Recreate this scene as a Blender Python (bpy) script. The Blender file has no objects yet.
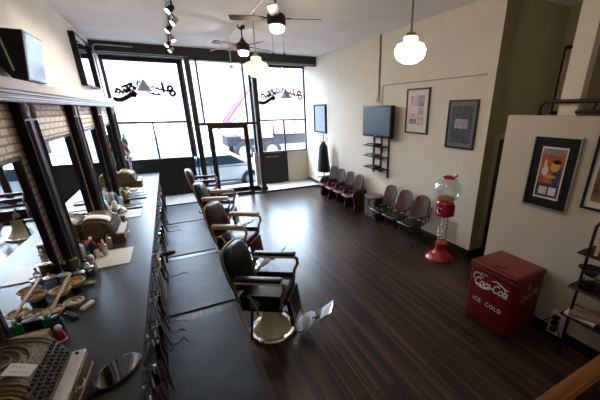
import bpy, bmesh, math, random
from math import sin, cos, pi, radians
from mathutils import Vector, Matrix
random.seed(7)
S = bpy.context.scene
COL = S.collection

# ------------------------------------------------------------ camera
cam_d = bpy.data.cameras.new('camera'); cam = bpy.data.objects.new('camera', cam_d); COL.objects.link(cam)
P, YW, RL = radians(20.633), radians(28.156), radians(-0.247)
fwd = Vector((sin(YW)*cos(P), cos(YW)*cos(P), -sin(P))); right = Vector((cos(YW), -sin(YW), 0)); up = right.cross(fwd)
r2 = right*cos(RL) + up*sin(RL); u2 = -right*sin(RL) + up*cos(RL)
M = Matrix((r2, u2, -fwd)).transposed().to_4x4(); M.translation = Vector((0, 0, 2.7))
cam.matrix_world = M
cam_d.sensor_fit = 'HORIZONTAL'; cam_d.sensor_width = 36
cam_d.lens = 308.07/600*36
cam_d.shift_x = -(341.2-300)/600; cam_d.shift_y = (225-200)/600
cam_d.clip_start = 0.02; cam_d.clip_end = 300
S.camera = cam

# ------------------------------------------------------------ world, sun, exposure
w = bpy.data.worlds.new('World'); S.world = w; w.use_nodes = True
bg = w.node_tree.nodes['Background']; bg.inputs[0].default_value = (0.66, 0.80, 1.0, 1); bg.inputs[1].default_value = 26
sd = bpy.data.lights.new('sun', 'SUN'); sd.energy = 10; sd.angle = radians(1.5); sd.color = (1, .96, .9)
sun = bpy.data.objects.new('sun', sd); COL.objects.link(sun)
sun.rotation_euler = (radians(38), 0, radians(-25))
S.view_settings.view_transform = 'Standard'; S.view_settings.look = 'None'
S.view_settings.exposure = 0.12; S.view_settings.gamma = 1; S.view_settings.use_curve_mapping = False

# ------------------------------------------------------------ materials
MATS = {}
def mat(name, col, rough=.5, metal=0, emit=0, var=0, scale=8, bump=0, spec=.22, coat=0, trans=0, ecol=None, stretch=None, col2=None, alpha=1):
    if name in MATS: return MATS[name]
    m = bpy.data.materials.new(name); m.use_nodes = True; MATS[name] = m
    nt = m.node_tree; b = nt.nodes['Principled BSDF']; I = b.inputs
    I['Base Color'].default_value = (*col, 1); I['Roughness'].default_value = rough; I['Metallic'].default_value = metal
    I['Specular IOR Level'].default_value = spec; I['Coat Weight'].default_value = coat; I['Transmission Weight'].default_value = trans
    if emit: I['Emission Color'].default_value = (*(ecol or col), 1); I['Emission Strength'].default_value = emit
    if alpha < 1: I['Alpha'].default_value = alpha
    if var or bump or col2:
        tc = nt.nodes.new('ShaderNodeTexCoord'); mp = nt.nodes.new('ShaderNodeMapping'); no = nt.nodes.new('ShaderNodeTexNoise')
        no.inputs['Scale'].default_value = scale; no.inputs['Detail'].default_value = 6
        if stretch: mp.inputs['Scale'].default_value = stretch
        nt.links.new(tc.outputs['Object'], mp.inputs[0]); nt.links.new(mp.outputs[0], no.inputs['Vector'])
        if var or col2:
            cr = nt.nodes.new('ShaderNodeValToRGB'); c2 = col2 or tuple(min(1, c*(1+var)) for c in col); c1 = col if col2 else tuple(c*(1-var) for c in col)
            cr.color_ramp.elements[0].color = (*c1, 1); cr.color_ramp.elements[1].color = (*c2, 1)
            cr.color_ramp.elements[0].position = .3; cr.color_ramp.elements[1].position = .7
            nt.links.new(no.outputs['Fac'], cr.inputs[0]); nt.links.new(cr.outputs[0], I['Base Color'])
        if bump:
            bp = nt.nodes.new('ShaderNodeBump'); bp.inputs['Strength'].default_value = bump; bp.inputs['Distance'].default_value = .02
            nt.links.new(no.outputs['Fac'], bp.inputs['Height']); nt.links.new(bp.outputs[0], I['Normal'])
    return m
def brick_mat(name, c1, c2, mortar, axes='yz', scale=1, bw=.21, bh=.075, ms=.012, rough=.7, bias=0):
    m = bpy.data.materials.new(name); m.use_nodes = True; MATS[name] = m
    nt = m.node_tree; b = nt.nodes['Principled BSDF']; b.inputs['Roughness'].default_value = rough
    tc = nt.nodes.new('ShaderNodeTexCoord'); sp = nt.nodes.new('ShaderNodeSeparateXYZ'); cb = nt.nodes.new('ShaderNodeCombineXYZ')
    nt.links.new(tc.outputs['Object'], sp.inputs[0])
    nt.links.new(sp.outputs['XYZ'.index(axes[0].upper())], cb.inputs[0]); nt.links.new(sp.outputs['XYZ'.index(axes[1].upper())], cb.inputs[1])
    br = nt.nodes.new('ShaderNodeTexBrick'); nt.links.new(cb.outputs[0], br.inputs[0])
    br.inputs['Color1'].default_value = (*c1, 1); br.inputs['Color2'].default_value = (*c2, 1); br.inputs['Mortar'].default_value = (*mortar, 1)
    br.inputs['Scale'].default_value = scale; br.inputs['Mortar Size'].default_value = ms; br.inputs['Brick Width'].default_value = bw; br.inputs['Row Height'].default_value = bh
    br.inputs['Bias'].default_value = bias
    nt.links.new(br.outputs['Color'], b.inputs['Base Color'])
    bp = nt.nodes.new('ShaderNodeBump'); bp.inputs['Strength'].default_value = .5; bp.inputs['Distance'].default_value = .01; bp.invert = True
    nt.links.new(br.outputs['Fac'], bp.inputs['Height']); nt.links.new(bp.outputs[0], b.inputs['Normal'])
    return m
def floor_mat():
    m = bpy.data.materials.new('dark_boards'); m.use_nodes = True
    nt = m.node_tree; b = nt.nodes['Principled BSDF']; L = nt.links; b.inputs['Specular IOR Level'].default_value = .27
    tc = nt.nodes.new('ShaderNodeTexCoord'); sp = nt.nodes.new('ShaderNodeSeparateXYZ'); cb = nt.nodes.new('ShaderNodeCombineXYZ')
    L.new(tc.outputs['Object'], sp.inputs[0]); L.new(sp.outputs[1], cb.inputs[0]); L.new(sp.outputs[0], cb.inputs[1])
    br = nt.nodes.new('ShaderNodeTexBrick'); L.new(cb.outputs[0], br.inputs[0])
    br.inputs['Scale'].default_value = 1; br.inputs['Brick Width'].default_value = 1.9; br.inputs['Row Height'].default_value = .083
    br.inputs['Mortar Size'].default_value = .0025; br.inputs['Color1'].default_value = (.014, .008, .006, 1); br.inputs['Color2'].default_value = (.062, .035, .023, 1)
    br.inputs['Mortar'].default_value = (.006, .005, .004, 1)
    mp = nt.nodes.new('ShaderNodeMapping'); mp.inputs['Scale'].default_value = (30, .55, 1); L.new(tc.outputs['Object'], mp.inputs[0])
    no = nt.nodes.new('ShaderNodeTexNoise'); no.inputs['Scale'].default_value = 1; no.inputs['Detail'].default_value = 8; L.new(mp.outputs[0], no.inputs['Vector'])
    cr = nt.nodes.new('ShaderNodeValToRGB'); cr.color_ramp.elements[0].position = .35; cr.color_ramp.elements[0].color = (.3, .3, .3, 1)
    cr.color_ramp.elements[1].position = .72; cr.color_ramp.elements[1].color = (2.1, 2.0, 1.9, 1); L.new(no.outputs['Fac'], cr.inputs[0])
    mx = nt.nodes.new('ShaderNodeMix'); mx.data_type = 'RGBA'; mx.blend_type = 'MULTIPLY'; mx.inputs[0].default_value = 1
    L.new(br.outputs['Color'], mx.inputs[6]); L.new(cr.outputs[0], mx.inputs[7]); L.new(mx.outputs[2], b.inputs['Base Color'])
    n2 = nt.nodes.new('ShaderNodeTexNoise'); n2.inputs['Scale'].default_value = 2.2; n2.inputs['Detail'].default_value = 4; L.new(tc.outputs['Object'], n2.inputs['Vector'])
    mr = nt.nodes.new('ShaderNodeMapRange'); mr.inputs[3].default_value = .25; mr.inputs[4].default_value = .34; L.new(n2.outputs['Fac'], mr.inputs[0]); L.new(mr.outputs[0], b.inputs['Roughness'])
    bp = nt.nodes.new('ShaderNodeBump'); bp.inputs['Strength'].default_value = .12; bp.inputs['Distance'].default_value = .002
    L.new(br.outputs['Fac'], bp.inputs['Height']); bp.invert = True; L.new(bp.outputs[0], b.inputs['Normal'])
    return m
def glass_mat(name, tint=(1, 1, 1), refl=.08):
    m = bpy.data.materials.new(name); m.use_nodes = True; nt = m.node_tree; nt.nodes.clear()
    o = nt.nodes.new('ShaderNodeOutputMaterial'); t = nt.nodes.new('ShaderNodeBsdfTransparent'); g = nt.nodes.new('ShaderNodeBsdfGlossy'); mx = nt.nodes.new('ShaderNodeMixShader')
    t.inputs[0].default_value = (*tint, 1); g.inputs['Roughness'].default_value = .02; mx.inputs[0].default_value = refl
    nt.links.new(t.outputs[0], mx.inputs[1]); nt.links.new(g.outputs[0], mx.inputs[2]); nt.links.new(mx.outputs[0], o.inputs[0]); MATS[name] = m
    return m

WALLC = mat('cream_wall', (.74, .65, .52), .75, var=.035, scale=3, bump=.08)
LWALL = mat('left_wall_plaster', (.76, .73, .68), .75, var=.04, scale=2.5)
OLIVE = mat('olive_wall', (.32, .28, .15), .8, var=.06, scale=3)
CEIL = mat('ceiling_paint', (.84, .80, .80), .8, var=.05, scale=1.6, bump=.05)
BLACKW = mat('black_paint_wood', (.016, .015, .014), .35, var=.2, scale=10)
DARKG = mat('dark_green_grey_paint', (.028, .030, .026), .5, var=.1)
BRONZE = mat('dark_bronze_frame', (.035, .028, .022), .4)
BRICK = brick_mat('cream_brick', (.88, .82, .72), (.80, .73, .62), (.42, .34, .27))
FLOORM = floor_mat()
GLASS = glass_mat('window_glass', (.97, .98, .98), .06)
JARG = glass_mat('jar_glass', (.9, .94, .96), .22)
CHROME = mat('chrome', (.75, .75, .77), .15, 1)
STEEL = mat('worn_steel', (.5, .5, .5), .35, 1, var=.2, scale=20)
BRASS = mat('aged_brass', (.20, .135, .07), .5, .55, col2=(.06, .036, .018), scale=60, bump=.6)
BRASSP = mat('polished_brass', (.34, .26, .15), .38, .9)
MIRROR = mat('mirror_silver', (.86, .88, .88), .015, 1)
CREAMP = mat('cream_porcelain', (.66, .58, .40), .22, coat=.5)
GREENL = mat('dark_green_leather', (.006, .015, .011), .3, spec=.35, bump=.1, scale=60)
BROWNL = mat('oxblood_leather', (.035, .011, .010), .32, spec=.35, bump=.1, scale=60)
TANWOOD = mat('worn_tan_armrest', (.55, .43, .29), .45, var=.15, scale=20)
WHITE = mat('white_enamel', (.75, .73, .68), .35)
PAPER = mat('white_paper', (.78, .76, .72), .7)
MARBLE = mat('pale_marble', (.72, .66, .58), .3, var=.08, scale=6)
COUNTER = mat('grey_counter_laminate', (.035, .037, .034), .33, var=.08, scale=30, spec=.3)
BLACKP = mat('black_plastic', (.012, .012, .013), .35)
RUBBER = mat('grey_rubber_mat', (.027, .028, .031), .48, var=.55, scale=2.2, bump=.3, spec=.26)
RED = mat('red_enamel', (.15, .007, .010), .35, coat=.2, var=.08, scale=12)
REDB = mat('bright_red_enamel', (.38, .008, .02), .2, coat=.5)
WOODB = mat('honey_wood', (.20, .08, .022), .35, var=.35, scale=3, stretch=(1, 14, 14))
CHAIRW = mat('brown_plywood', (.075, .034, .017), .5, coat=0, var=.35, scale=4, stretch=(6, 1, 1))
CHAIRD = mat('dark_brown_plywood', (.05, .023, .015), .45, coat=0, var=.3, scale=4)
MAROON = mat('maroon_vinyl', (.12, .02, .025), .3)
BVINYL = mat('black_vinyl', (.012, .014, .014), .22, spec=.6)
IRON = mat('black_cast_iron', (.012, .011, .010), .55, spec=.3)
TAN = mat('tan_leather', (.36, .24, .13), .55, var=.2)
WICKER = mat('pale_wicker', (.50, .38, .24), .7, var=.35, scale=60, bump=.6)

# ------------------------------------------------------------ mesh helpers
class MB:
    def __init__(s): s.bm = bmesh.new()
    def add(s, vs, fs):
        v = [s.bm.verts.new(p) for p in vs]
        for f in fs:
            try: s.bm.faces.new([v[i] for i in f])
            except ValueError: pass
        return s
    def box(s, x0, x1, y0, y1, z0, z1, mtx=None):
        vs = [Vector((x, y, z)) for x in (x0, x1) for y in (y0, y1) for z in (z0, z1)]
        if mtx: vs = [mtx @ v for v in vs]
        return s.add(vs, [(0, 1, 3, 2), (4, 6, 7, 5), (0, 4, 5, 1), (2, 3, 7, 6), (0, 2, 6, 4), (1, 5, 7, 3)])
    def rbox(s, x0, x1, y0, y1, z0, z1, r=.02, mtx=None, seg=3):
        t = bmesh.new(); 
        vs = [t.verts.new((x, y, z)) for x in (x0, x1) for y in (y0, y1) for z in (z0, z1)]
        for f in [(0, 1, 3, 2), (4, 6, 7, 5), (0, 4, 5, 1), (2, 3, 7, 6), (0, 2, 6, 4), (1, 5, 7, 3)]: t.faces.new([vs[i] for i in f])
        bmesh.ops.bevel(t, geom=t.edges[:], offset=r, segments=seg, profile=.5, affect='EDGES')
        if mtx: bmesh.ops.transform(t, matrix=mtx, verts=t.verts)
        t.verts.index_update(); s.add([v.co.copy() for v in t.verts], [[v.index for v in f.verts] for f in t.faces]); t.free(); return s
    def prism(s, pts, d0, d1, axis='y', mtx=None):
        n = len(pts)
        def q(a, b, d): return Vector({'y': (a, d, b), 'x': (d, a, b), 'z': (a, b, d)}[axis])
        vs = [q(a, b, d0) for a, b in pts]+[q(a, b, d1) for a, b in pts]
        if mtx: vs = [mtx @ v for v in vs]
        return s.add(vs, [tuple(range(n))[::-1], tuple(range(n, 2*n))]+[(i, (i+1) % n, n+(i+1) % n, n+i) for i in range(n)])
    def lathe(s, prof, c=(0, 0, 0), n=24, mtx=None, cap=True):
        vs = []; fs = []; c = Vector(c)
        for r, z in prof:
            for k in range(n):
                a = 2*pi*k/n; p = Vector((r*cos(a), r*sin(a), z)); p = (mtx @ p if mtx else p)+c; vs.append(p)
        for i in range(len(prof)-1):
            for k in range(n): fs.append((i*n+k, i*n+(k+1) % n, (i+1)*n+(k+1) % n, (i+1)*n+k))
        if cap and prof[0][0] > 1e-4: fs.append(tuple(range(n))[::-1])
        if cap and prof[-1][0] > 1e-4: fs.append(tuple(range((len(prof)-1)*n, len(prof)*n)))
        return s.add(vs, fs)
    def cyl(s, p0, p1, r0, r1=None, n=14): return s.tube([p0, p1], [r0, r0 if r1 is None else r1], n)
    def tube(s, pts, r, n=8, closed=False):
        pts = [Vector(p) for p in pts]; m = len(pts); rs = r if isinstance(r, (list, tuple)) else [r]*m
        vs = []; fs = []; prev = None
        for i, p in enumerate(pts):
            t = (pts[(i+1) % m]-pts[i-1]) if closed else (pts[min(i+1, m-1)]-pts[max(i-1, 0)])
            t = t.normalized() if t.length > 1e-9 else Vector((0, 0, 1))
            if prev is None: a = t.orthogonal().normalized()
            else:
                a = prev-t*prev.dot(t); a = a.normalized() if a.length > 1e-6 else t.orthogonal().normalized()
            prev = a; b = t.cross(a)
            for k in range(n): an = 2*pi*k/n; vs.append(p+(a*cos(an)+b*sin(an))*rs[i])
        for i in range(m if closed else m-1):
            j = (i+1) % m
            for k in range(n): fs.append((i*n+k, i*n+(k+1) % n, j*n+(k+1) % n, j*n+k))
        if not closed: fs += [tuple(range(n))[::-1], tuple(range((m-1)*n, m*n))]
        return s.add(vs, fs)
    def ball(s, c, rx, ry=None, rz=None, n=16, m=10, mtx=None):
        ry = ry or rx; rz = rz or rx
        prof = [(max(1e-5, sin(pi*i/m)), -cos(pi*i/m)) for i in range(m+1)]
        vs = []; fs = []
        for r, z in prof:
            for k in range(n):
                p = Vector((r*rx*cos(2*pi*k/n), r*ry*sin(2*pi*k/n), z*rz)); p = (mtx @ p if mtx else p)+Vector(c); vs.append(p)
        for i in range(m):
            for k in range(n): fs.append((i*n+k, i*n+(k+1) % n, (i+1)*n+(k+1) % n, (i+1)*n+k))
        return s.add(vs, fs)
    def grid(s, fn, nu, nv, th=0):
        vs = [Vector(fn(i/nu, j/nv)) for i in range(nu+1) for j in range(nv+1)]
        fs = [(i*(nv+1)+j, (i+1)*(nv+1)+j, (i+1)*(nv+1)+j+1, i*(nv+1)+j+1) for i in range(nu) for j in range(nv)]
        return s.add(vs, fs)
    def build(s, name, m, parent=None, smooth=True, angle=38, sub=0, solid=0, bevel=0):
        bmesh.ops.remove_doubles(s.bm, verts=s.bm.verts, dist=1e-5)
        bmesh.ops.recalc_face_normals(s.bm, faces=s.bm.faces)
        me = bpy.data.meshes.new(name); s.bm.to_mesh(me); s.bm.free()
        o = bpy.data.objects.new(name, me); COL.objects.link(o)
        me.materials.append(m)
        if smooth:
            for p in me.polygons: p.use_smooth = True
            try: me.set_sharp_from_angle(angle=radians(angle))
            except Exception: pass
        if solid: k = o.modifiers.new('thick', 'SOLIDIFY'); k.thickness = solid; k.offset = 0
        if bevel: k = o.modifiers.new('bevel', 'BEVEL'); k.width = bevel; k.segments = 2; k.limit_method = 'ANGLE'
        if sub: k = o.modifiers.new('sub', 'SUBSURF'); k.levels = sub; k.render_levels = sub
        if parent is not None: o.parent = parent
        return o
def thing(name, label, cat, loc=(0, 0, 0), rz=0, group=None):
    o = bpy.data.objects.new(name, None); COL.objects.link(o); o.location = loc; o.rotation_euler = (0, 0, rz); o.empty_display_size = .1
    o['label'] = label; o['category'] = cat
    if group: o['group'] = group
    return o
def tag(o, label, cat, group=None):
    o['label'] = label; o['category'] = cat
    if group: o['group'] = group
    return o
def struct(o): o['kind'] = 'structure'; return o
def sbox(name, m, *b, **k): return struct(MB().box(*b).build(name, m, smooth=False, **k))
def place(o, loc, rz=0): o.location = loc; o.rotation_euler = (0, 0, rz); return o
def copy_tree(o, parent=None):
    c = o.copy(); COL.objects.link(c)
    if parent is not None: c.parent = parent
    for ch in list(o.children): copy_tree(ch, c)
    return c
def dup(o, loc, rz, label, group=None):
    c = copy_tree(o); c.location = loc; c.rotation_euler = (0, 0, rz); c['label'] = label
    if group: c['group'] = group
    return c
def text_mesh(name, body, size, m, mtx, parent=None, ext=.002, shear=0, spacing=1, bold=0):
    cu = bpy.data.curves.new(name, 'FONT'); cu.body = body; cu.size = size; cu.extrude = ext; cu.shear = shear; cu.align_x = 'CENTER'; cu.align_y = 'CENTER'
    cu.space_character = spacing; cu.offset = bold; cu.resolution_u = 3
    t = bpy.data.objects.new('tmp', cu); COL.objects.link(t)
    bpy.context.view_layer.update()
    me = bpy.data.meshes.new_from_object(t.evaluated_get(bpy.context.evaluated_depsgraph_get()))
    bpy.data.objects.remove(t); me.transform(mtx); me.name = name
    o = bpy.data.objects.new(name, me); COL.objects.link(o); me.materials.clear(); me.materials.append(m)
    if parent is not None: o.parent = parent
    return o
RX = Matrix.Rotation

# ------------------------------------------------------------ dimensions
XC = -1.34
XL, XR, ZC = -1.34, 4.68, 4.30      # left wall, right wall, ceiling
YD, YWIN = 10.45, 11.55             # door plane, display window plane

# ------------------------------------------------------------ the shell
sbox('floor', FLOORM, XL-.3, 7.4, -3, YWIN+.1, -.12, 0)
sbox('ceiling', CEIL, XL-.3, 7.4, -3.1, 10.6, ZC, ZC+.15)
# left wall : plaster above, painted brick inside the mirror bays
sbox('wall_left', LWALL, XL-.25, XL-.02, -3, YWIN+.2, 0, ZC)
sbox('wall_left_brick', BRICK, XL-.02, XL, 0.3, 11.5, .8, 2.80)
sbox('wall_right', WALLC, XR, XR+.32, 3.57, YWIN+.2, 0, ZC)
sbox('wall_back', WALLC, XL-.3, 7.4, -3.1, -3, 0, ZC)
# recess beyond the right wall
sbox('wall_recess', OLIVE, XR+.32, 7.4, 3.60, 3.75, 0, ZC)
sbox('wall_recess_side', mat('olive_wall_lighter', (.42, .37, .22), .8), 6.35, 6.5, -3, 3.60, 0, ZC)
sbox('wall_olive_end', OLIVE, XR+.002, XR+.33, 3.565, 3.57, 0, ZC)
# partial wall and the room corner above it
sbox('wall_partition', mat('tan_partition', (.56, .48, .38), .75, var=.03, scale=3), 3.85, 4.0, -3, 2.66, 0, 2.62)  # partition in a darker tan than the cream right wall
sbox('wall_pillar', WALLC, 4.005, 4.12, 1.96, 2.16, 0, ZC)
sbox('wall_upper', mat('brown_wall', (.12, .085, .045), .8), 5.0, 5.1, -3, 2.5, 0, ZC)
# mezzanine floor the photograph was taken from
sbox('floor_mezzanine', WOODB, XL, 3.84, -3, -.25, 1.0, 1.12)
# baseboards
bb = struct(MB().box(XR-.02, XR, 3.57, YWIN, 0, .15).build('baseboard_right', BLACKW, smooth=False))
struct(MB().box(XR-.02, XR+.34, 3.545, 3.565, 0, .15).build('baseboard_corner', BLACKW, smooth=False))
struct(MB().box(3.83, 3.85, -1, 2.66, 0, .13).build('baseboard_partition', BLACKW, smooth=False))
# platform in the right display window
struct(MB().box(2.68, XR-.02, 10.42, YWIN, 0.0, .045).build('trim_platform', mat('pale_platform', (.50, .47, .43), .5)))
struct(MB().box(2.66, XR-.02, 10.40, 10.42, 0.0, .05).build('trim_platform_edge', BLACKW))
# knee walls under the display windows
struct(MB().box(XL-.02, .60, YWIN, YWIN+.14, 0, 1.22).build('wall_front_left', mat('dark_wainscot', (.020, .019, .017), .45, var=.15, scale=2)))
struct(MB().box(2.60, XR, YWIN, YWIN+.14, 0, 1.22).build('wall_front_right', mat('pale_panel', (.50, .46, .38), .55)))
t = struct(MB().box(2.86, 3.84, YWIN-.03, YWIN, .05, 1.18).build('trim_dark_panel', mat('dark_brown_panel', (.022, .018, .016), .5)))
struct(MB().box(3.0, 3.5, YWIN-.04, YWIN-.03, 1.03, 1.06).build('trim_panel_label', STEEL, parent=t))
# soffit over the windows
struct(MB().box(XL-.02, XR, 10.45, 10.60, 4.03, ZC).build('ceiling_soffit', DARKG, smooth=False))
struct(MB().box(XL-.2, XR+.2, 10.60, YWIN+.2, 4.12, ZC).build('ceiling_window_bay', DARKG, smooth=False))
struct(MB().box(XL-.02, .82, 10.43, 10.45, 4.05, 4.075).box(2.62, XR, 10.43, 10.45, 4.05, 4.075).build('trim_soffit_strip', mat('pale_grey_trim', (.30, .33, .33), .4)))

# ------------------------------------------------------------ storefront
def bars(name, m, L, parent=None):
    mb = MB()
    for b in L: mb.box(*b)
    return mb.build(name, m, parent, smooth=False)
def pane(parent, *b):
    return MB().box(*b).build('pane', GLASS, parent, smooth=False)
w1 = struct(bars('window_1', BRONZE, [(XL-.02, XL+.06, YWIN, YWIN+.07, 1.22, 4.12), (.55, .68, YWIN-.02, YWIN+.08, 1.22, 4.12), (XL, .6, YWIN, YWIN+.07, 4.05, 4.12), (XL, .6, YWIN-.01, YWIN+.07, 2.31, 2.37), (XL, .6, YWIN-.02, YWIN+.07, 1.20, 1.24), (-.42, -.37, YWIN, YWIN+.06, 1.22, 2.33)]))
struct(bars('window_frame', BRONZE, [(-.02+XL, .6, YWIN-.015, YWIN-.0, 4.0, 4.05)], w1))
pane(w1, XL+.06, .55, YWIN+.03, YWIN+.036, 2.37, 4.05); pane(w1, XL+.06, -.42, YWIN+.03, YWIN+.036, 1.24, 2.31); pane(w1, -.37, .55, YWIN+.03, YWIN+.036, 1.24, 2.31)
w2 = struct(bars('window_2', BRONZE, [(2.66, 2.78, YWIN-.02, YWIN+.08, 1.22, 4.12), (XR-.05, XR, YWIN, YWIN+.07, 1.22, 4.12), (2.7, XR, YWIN, YWIN+.07, 4.05, 4.12), (2.7, XR, YWIN-.01, YWIN+.07, 2.31, 2.36), (2.7, XR, YWIN-.02, YWIN+.07, 1.20, 1.24), (3.78, 3.83, YWIN, YWIN+.06, 1.22, 2.33)]))
pane(w2, 2.78, XR-.05, YWIN+.03, YWIN+.036, 2.36, 4.05); pane(w2, 2.78, 3.78, YWIN+.03, YWIN+.036, 1.24, 2.31); pane(w2, 3.83, XR-.05, YWIN+.03, YWIN+.036, 1.24, 2.31)
# side returns of the recessed entry
w3 = struct(bars('window_3', BRONZE, [(.62, .66, 10.6, 10.64, 0, 4.1), (.60, .68, 10.5, YWIN, 0, .32)]))
pane(w3, .64, .646, 10.62, YWIN, .32, 4.1)
w4 = struct(bars('window_4', BRONZE, [(2.68, 2.74, 10.55, YWIN, 0.045, .16)]))
pane(w4, 2.70, 2.706, 10.55, YWIN, .16, 4.1)
# the door unit
d1 = struct(bars('door_1', BRONZE, [(.70, .84, YD-.02, YD+.14, 0, 4.06), (2.52, 2.66, YD-.02, YD+.14, 0, 4.06), (.84, 2.52, YD, YD+.1, 4.0, 4.06), (.84, 2.52, YD, YD+.1, 2.25, 2.33),
      (.97, 1.02, YD+.01, YD+.09, 2.3, 4.03), (2.24, 2.29, YD+.01, YD+.09, 2.3, 4.03), (.84, 1.04, YD, YD+.1, 0, .05), (2.26, 2.52, YD, YD+.1, 0, .05)]))
dl = bars('door_leaf', BRONZE, [(1.05, 1.19, YD+.03, YD+.08, .02, 2.25), (2.11, 2.25, YD+.03, YD+.08, .02, 2.25), (1.19, 2.11, YD+.03, YD+.08, .02, .10), (1.19, 2.11, YD+.03, YD+.08, 2.15, 2.25)], d1)
MB().box(1.19, 2.11, YD+.05, YD+.056, .10, 2.15).build('pane', GLASS, dl, smooth=False)
MB().box(1.19, 2.11, YD-.01, YD+.02, .98, 1.01).cyl((1.3, YD, 1.0), (1.3, YD+.04, 1.0), .012).cyl((2.0, YD, 1.0), (2.0, YD+.04, 1.0), .012).build('door_handle', BRONZE, dl)
for b in ((.84, 1.05, YD+.04, YD+.046, .05, 2.25), (2.25, 2.52, YD+.04, YD+.046, .05, 2.25), (.84, .97, YD+.04, YD+.046, 2.33, 4.0), (1.02, 2.24, YD+.04, YD+.046, 2.33, 4.0), (2.29, 2.52, YD+.04, YD+.046, 2.33, 4.0)): pane(d1, *b)
struct(MB().box(.66, 2.7, YD-.05, YD+.03, 0, .02).build('trim_threshold', IRON))
# recess door with pale frame
d2 = struct(bars('door_2', mat('pale_door_trim', (.42, .36, .25), .6), [(4.90, 5.03, 3.56, 3.60, 0, 2.28), (5.03, 6.0, 3.56, 3.60, 2.2, 2.28), (5.95, 6.05, 3.56, 3.60, 0, 2.28)]))
bars('door_leaf', mat('dark_door', (.030, .026, .02), .5), [(5.03, 5.95, 3.575, 3.6, 0, 2.2)], d2)

# lettering painted on the glass, read from inside
SIGN = [(.05, [(-0.788, -0.236), (-0.731, -0.272), (-0.633, -0.271), (-0.505, -0.215), (-0.371, -0.131), (-0.255, -0.056)]), (.028, [(-0.255, -0.056), (-0.22, -0.092), (-0.278, -0.166), (-0.316, -0.149)]),
 (.022, [(-0.705, 0.033), (-0.607, 0.0), (-0.555, -0.062), (-0.528, -0.088)]), (.02, [(-0.73, -0.083), (-0.703, -0.029), (-0.632, 0.035)]), (.024, [(-0.476, 0.119), (-0.396, 0.067), (-0.343, 0.006)]),
 (.024, [(-0.369, 0.158), (-0.276, 0.088), (-0.223, 0.017)]), (.02, [(-0.278, 0.16), (-0.326, 0.087), (-0.384, 0.05)]), (.018, [(-0.489, -0.061), (-0.451, 0.003), (-0.44, -0.06), (-0.403, -0.005), (-0.386, -0.041)]),
 (.02, [(-0.253, 0.035), (-0.217, 0.09), (-0.182, 0.055), (-0.149, 0.092), (-0.127, 0.074)]), (.024, [(-0.081, 0.22), (-0.066, 0.166), (-0.031, 0.131)]), (.026, [(0.046, 0.26), (0.094, 0.153), (0.132, 0.081)]),
 (.02, [(0.011, 0.132), (0.041, 0.069), (0.084, 0.07), (0.139, 0.127), (0.179, 0.109), (0.188, 0.064), (0.241, 0.111), (0.288, 0.085), (0.326, 0.048), (0.368, 0.087), (0.401, 0.022), (0.466, 0.033), (0.491, 0.071)]),
 (.026, [(0.5, 0.22), (0.503, 0.09), (0.506, -0.042)]), (.026, [(0.754, 0.068), (0.735, 0.028), (0.698, 0.003), (0.659, 0.003), (0.631, 0.026), (0.625, 0.065), (0.645, 0.104), (0.681, 0.129), (0.721, 0.13), (0.749, 0.107), (0.754, 0.068)]),
 (.026, [(0.811, -0.065), (0.79, -0.108), (0.75, -0.135), (0.706, -0.136), (0.676, -0.11), (0.67, -0.067), (0.691, -0.024), (0.731, 0.003), (0.774, 0.004), (0.805, -0.022), (0.811, -0.065)]),
 (.02, [(0.518, 0.025), (0.603, -0.011), (0.678, 0.0)]), (.02, [(0.091, 0.015), (0.089, -0.04), (0.143, -0.076), (0.226, -0.103), (0.33, -0.12), (0.42, -0.119)]), (.02, [(0.219, -0.047), (0.23, -0.084)]), (.02, [(0.342, -0.054), (0.367, -0.11)])]
SIGN += [(.016, [(-0.70, -0.04), (-0.64, -0.10), (-0.60, -0.02), (-0.55, -0.10), (-0.50, 0.03), (-0.46, -0.08), (-0.41, 0.10), (-0.38, -0.05), (-0.33, 0.02), (-0.29, -0.03), (-0.25, 0.10), (-0.20, -0.01), (-0.15, 0.10), (-0.10, 0.03), (-0.05, 0.12), (0.0, 0.05)]), (.02, [(-0.55, 0.07), (-0.40, 0.13), (-0.28, 0.20)]), (.02, [(-0.12, 0.26), (-0.16, 0.14), (-0.10, 0.05)])]
def sign(cx, cz, y, sx, m, parent, sel):
    mb = MB()
    for i, (wd, L) in enumerate(SIGN):
        if i not in sel: continue
        wd *= 2.1
        for (a, b), (c, d) in zip(L, L[1:]):
            n = Vector((c-a, d-b)); n = n.normalized()*(wd*.5); n = Vector((-n.y, n.x)); e = Vector((c-a, d-b)).normalized()*wd*.25
            P4 = [(a-e.x+n.x, b-e.y+n.y), (a-e.x-n.x, b-e.y-n.y), (c+e.x-n.x, d+e.y-n.y), (c+e.x+n.x, d+e.y+n.y)]
            mb.prism([(cx+p*sx, cz+q) for p, q in P4], y, y+.0015)
    return mb.build('lettering', m, parent, smooth=False)
INK = mat('sign_black', (.02, .014, .012), .5); INKR = mat('sign_red', (.30, .05, .045), .5); INKG = mat('sign_gold', (.62, .35, .10), .5)
sign(-.437, 3.251, YWIN+.026, 1, INK, w1, range(22)); sign(-.425, 3.237, YWIN+.0285, 1, INKG, w1, range(22))
sign(3.76, 3.177, YWIN+.026, 1, INK, w2, (0, 1, 2, 3, 7, 17, 18, 19)); sign(3.76, 3.177, YWIN+.026, 1, INKR, w2, (11, 12, 13, 15)); sign(3.76, 3.177, YWIN+.026, 1, INKG, w2, (4, 5, 6, 8, 9, 10, 14, 20, 21)); sign(3.77, 3.19, YWIN+.0285, 1, INKG, w2, (11, 13))

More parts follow.
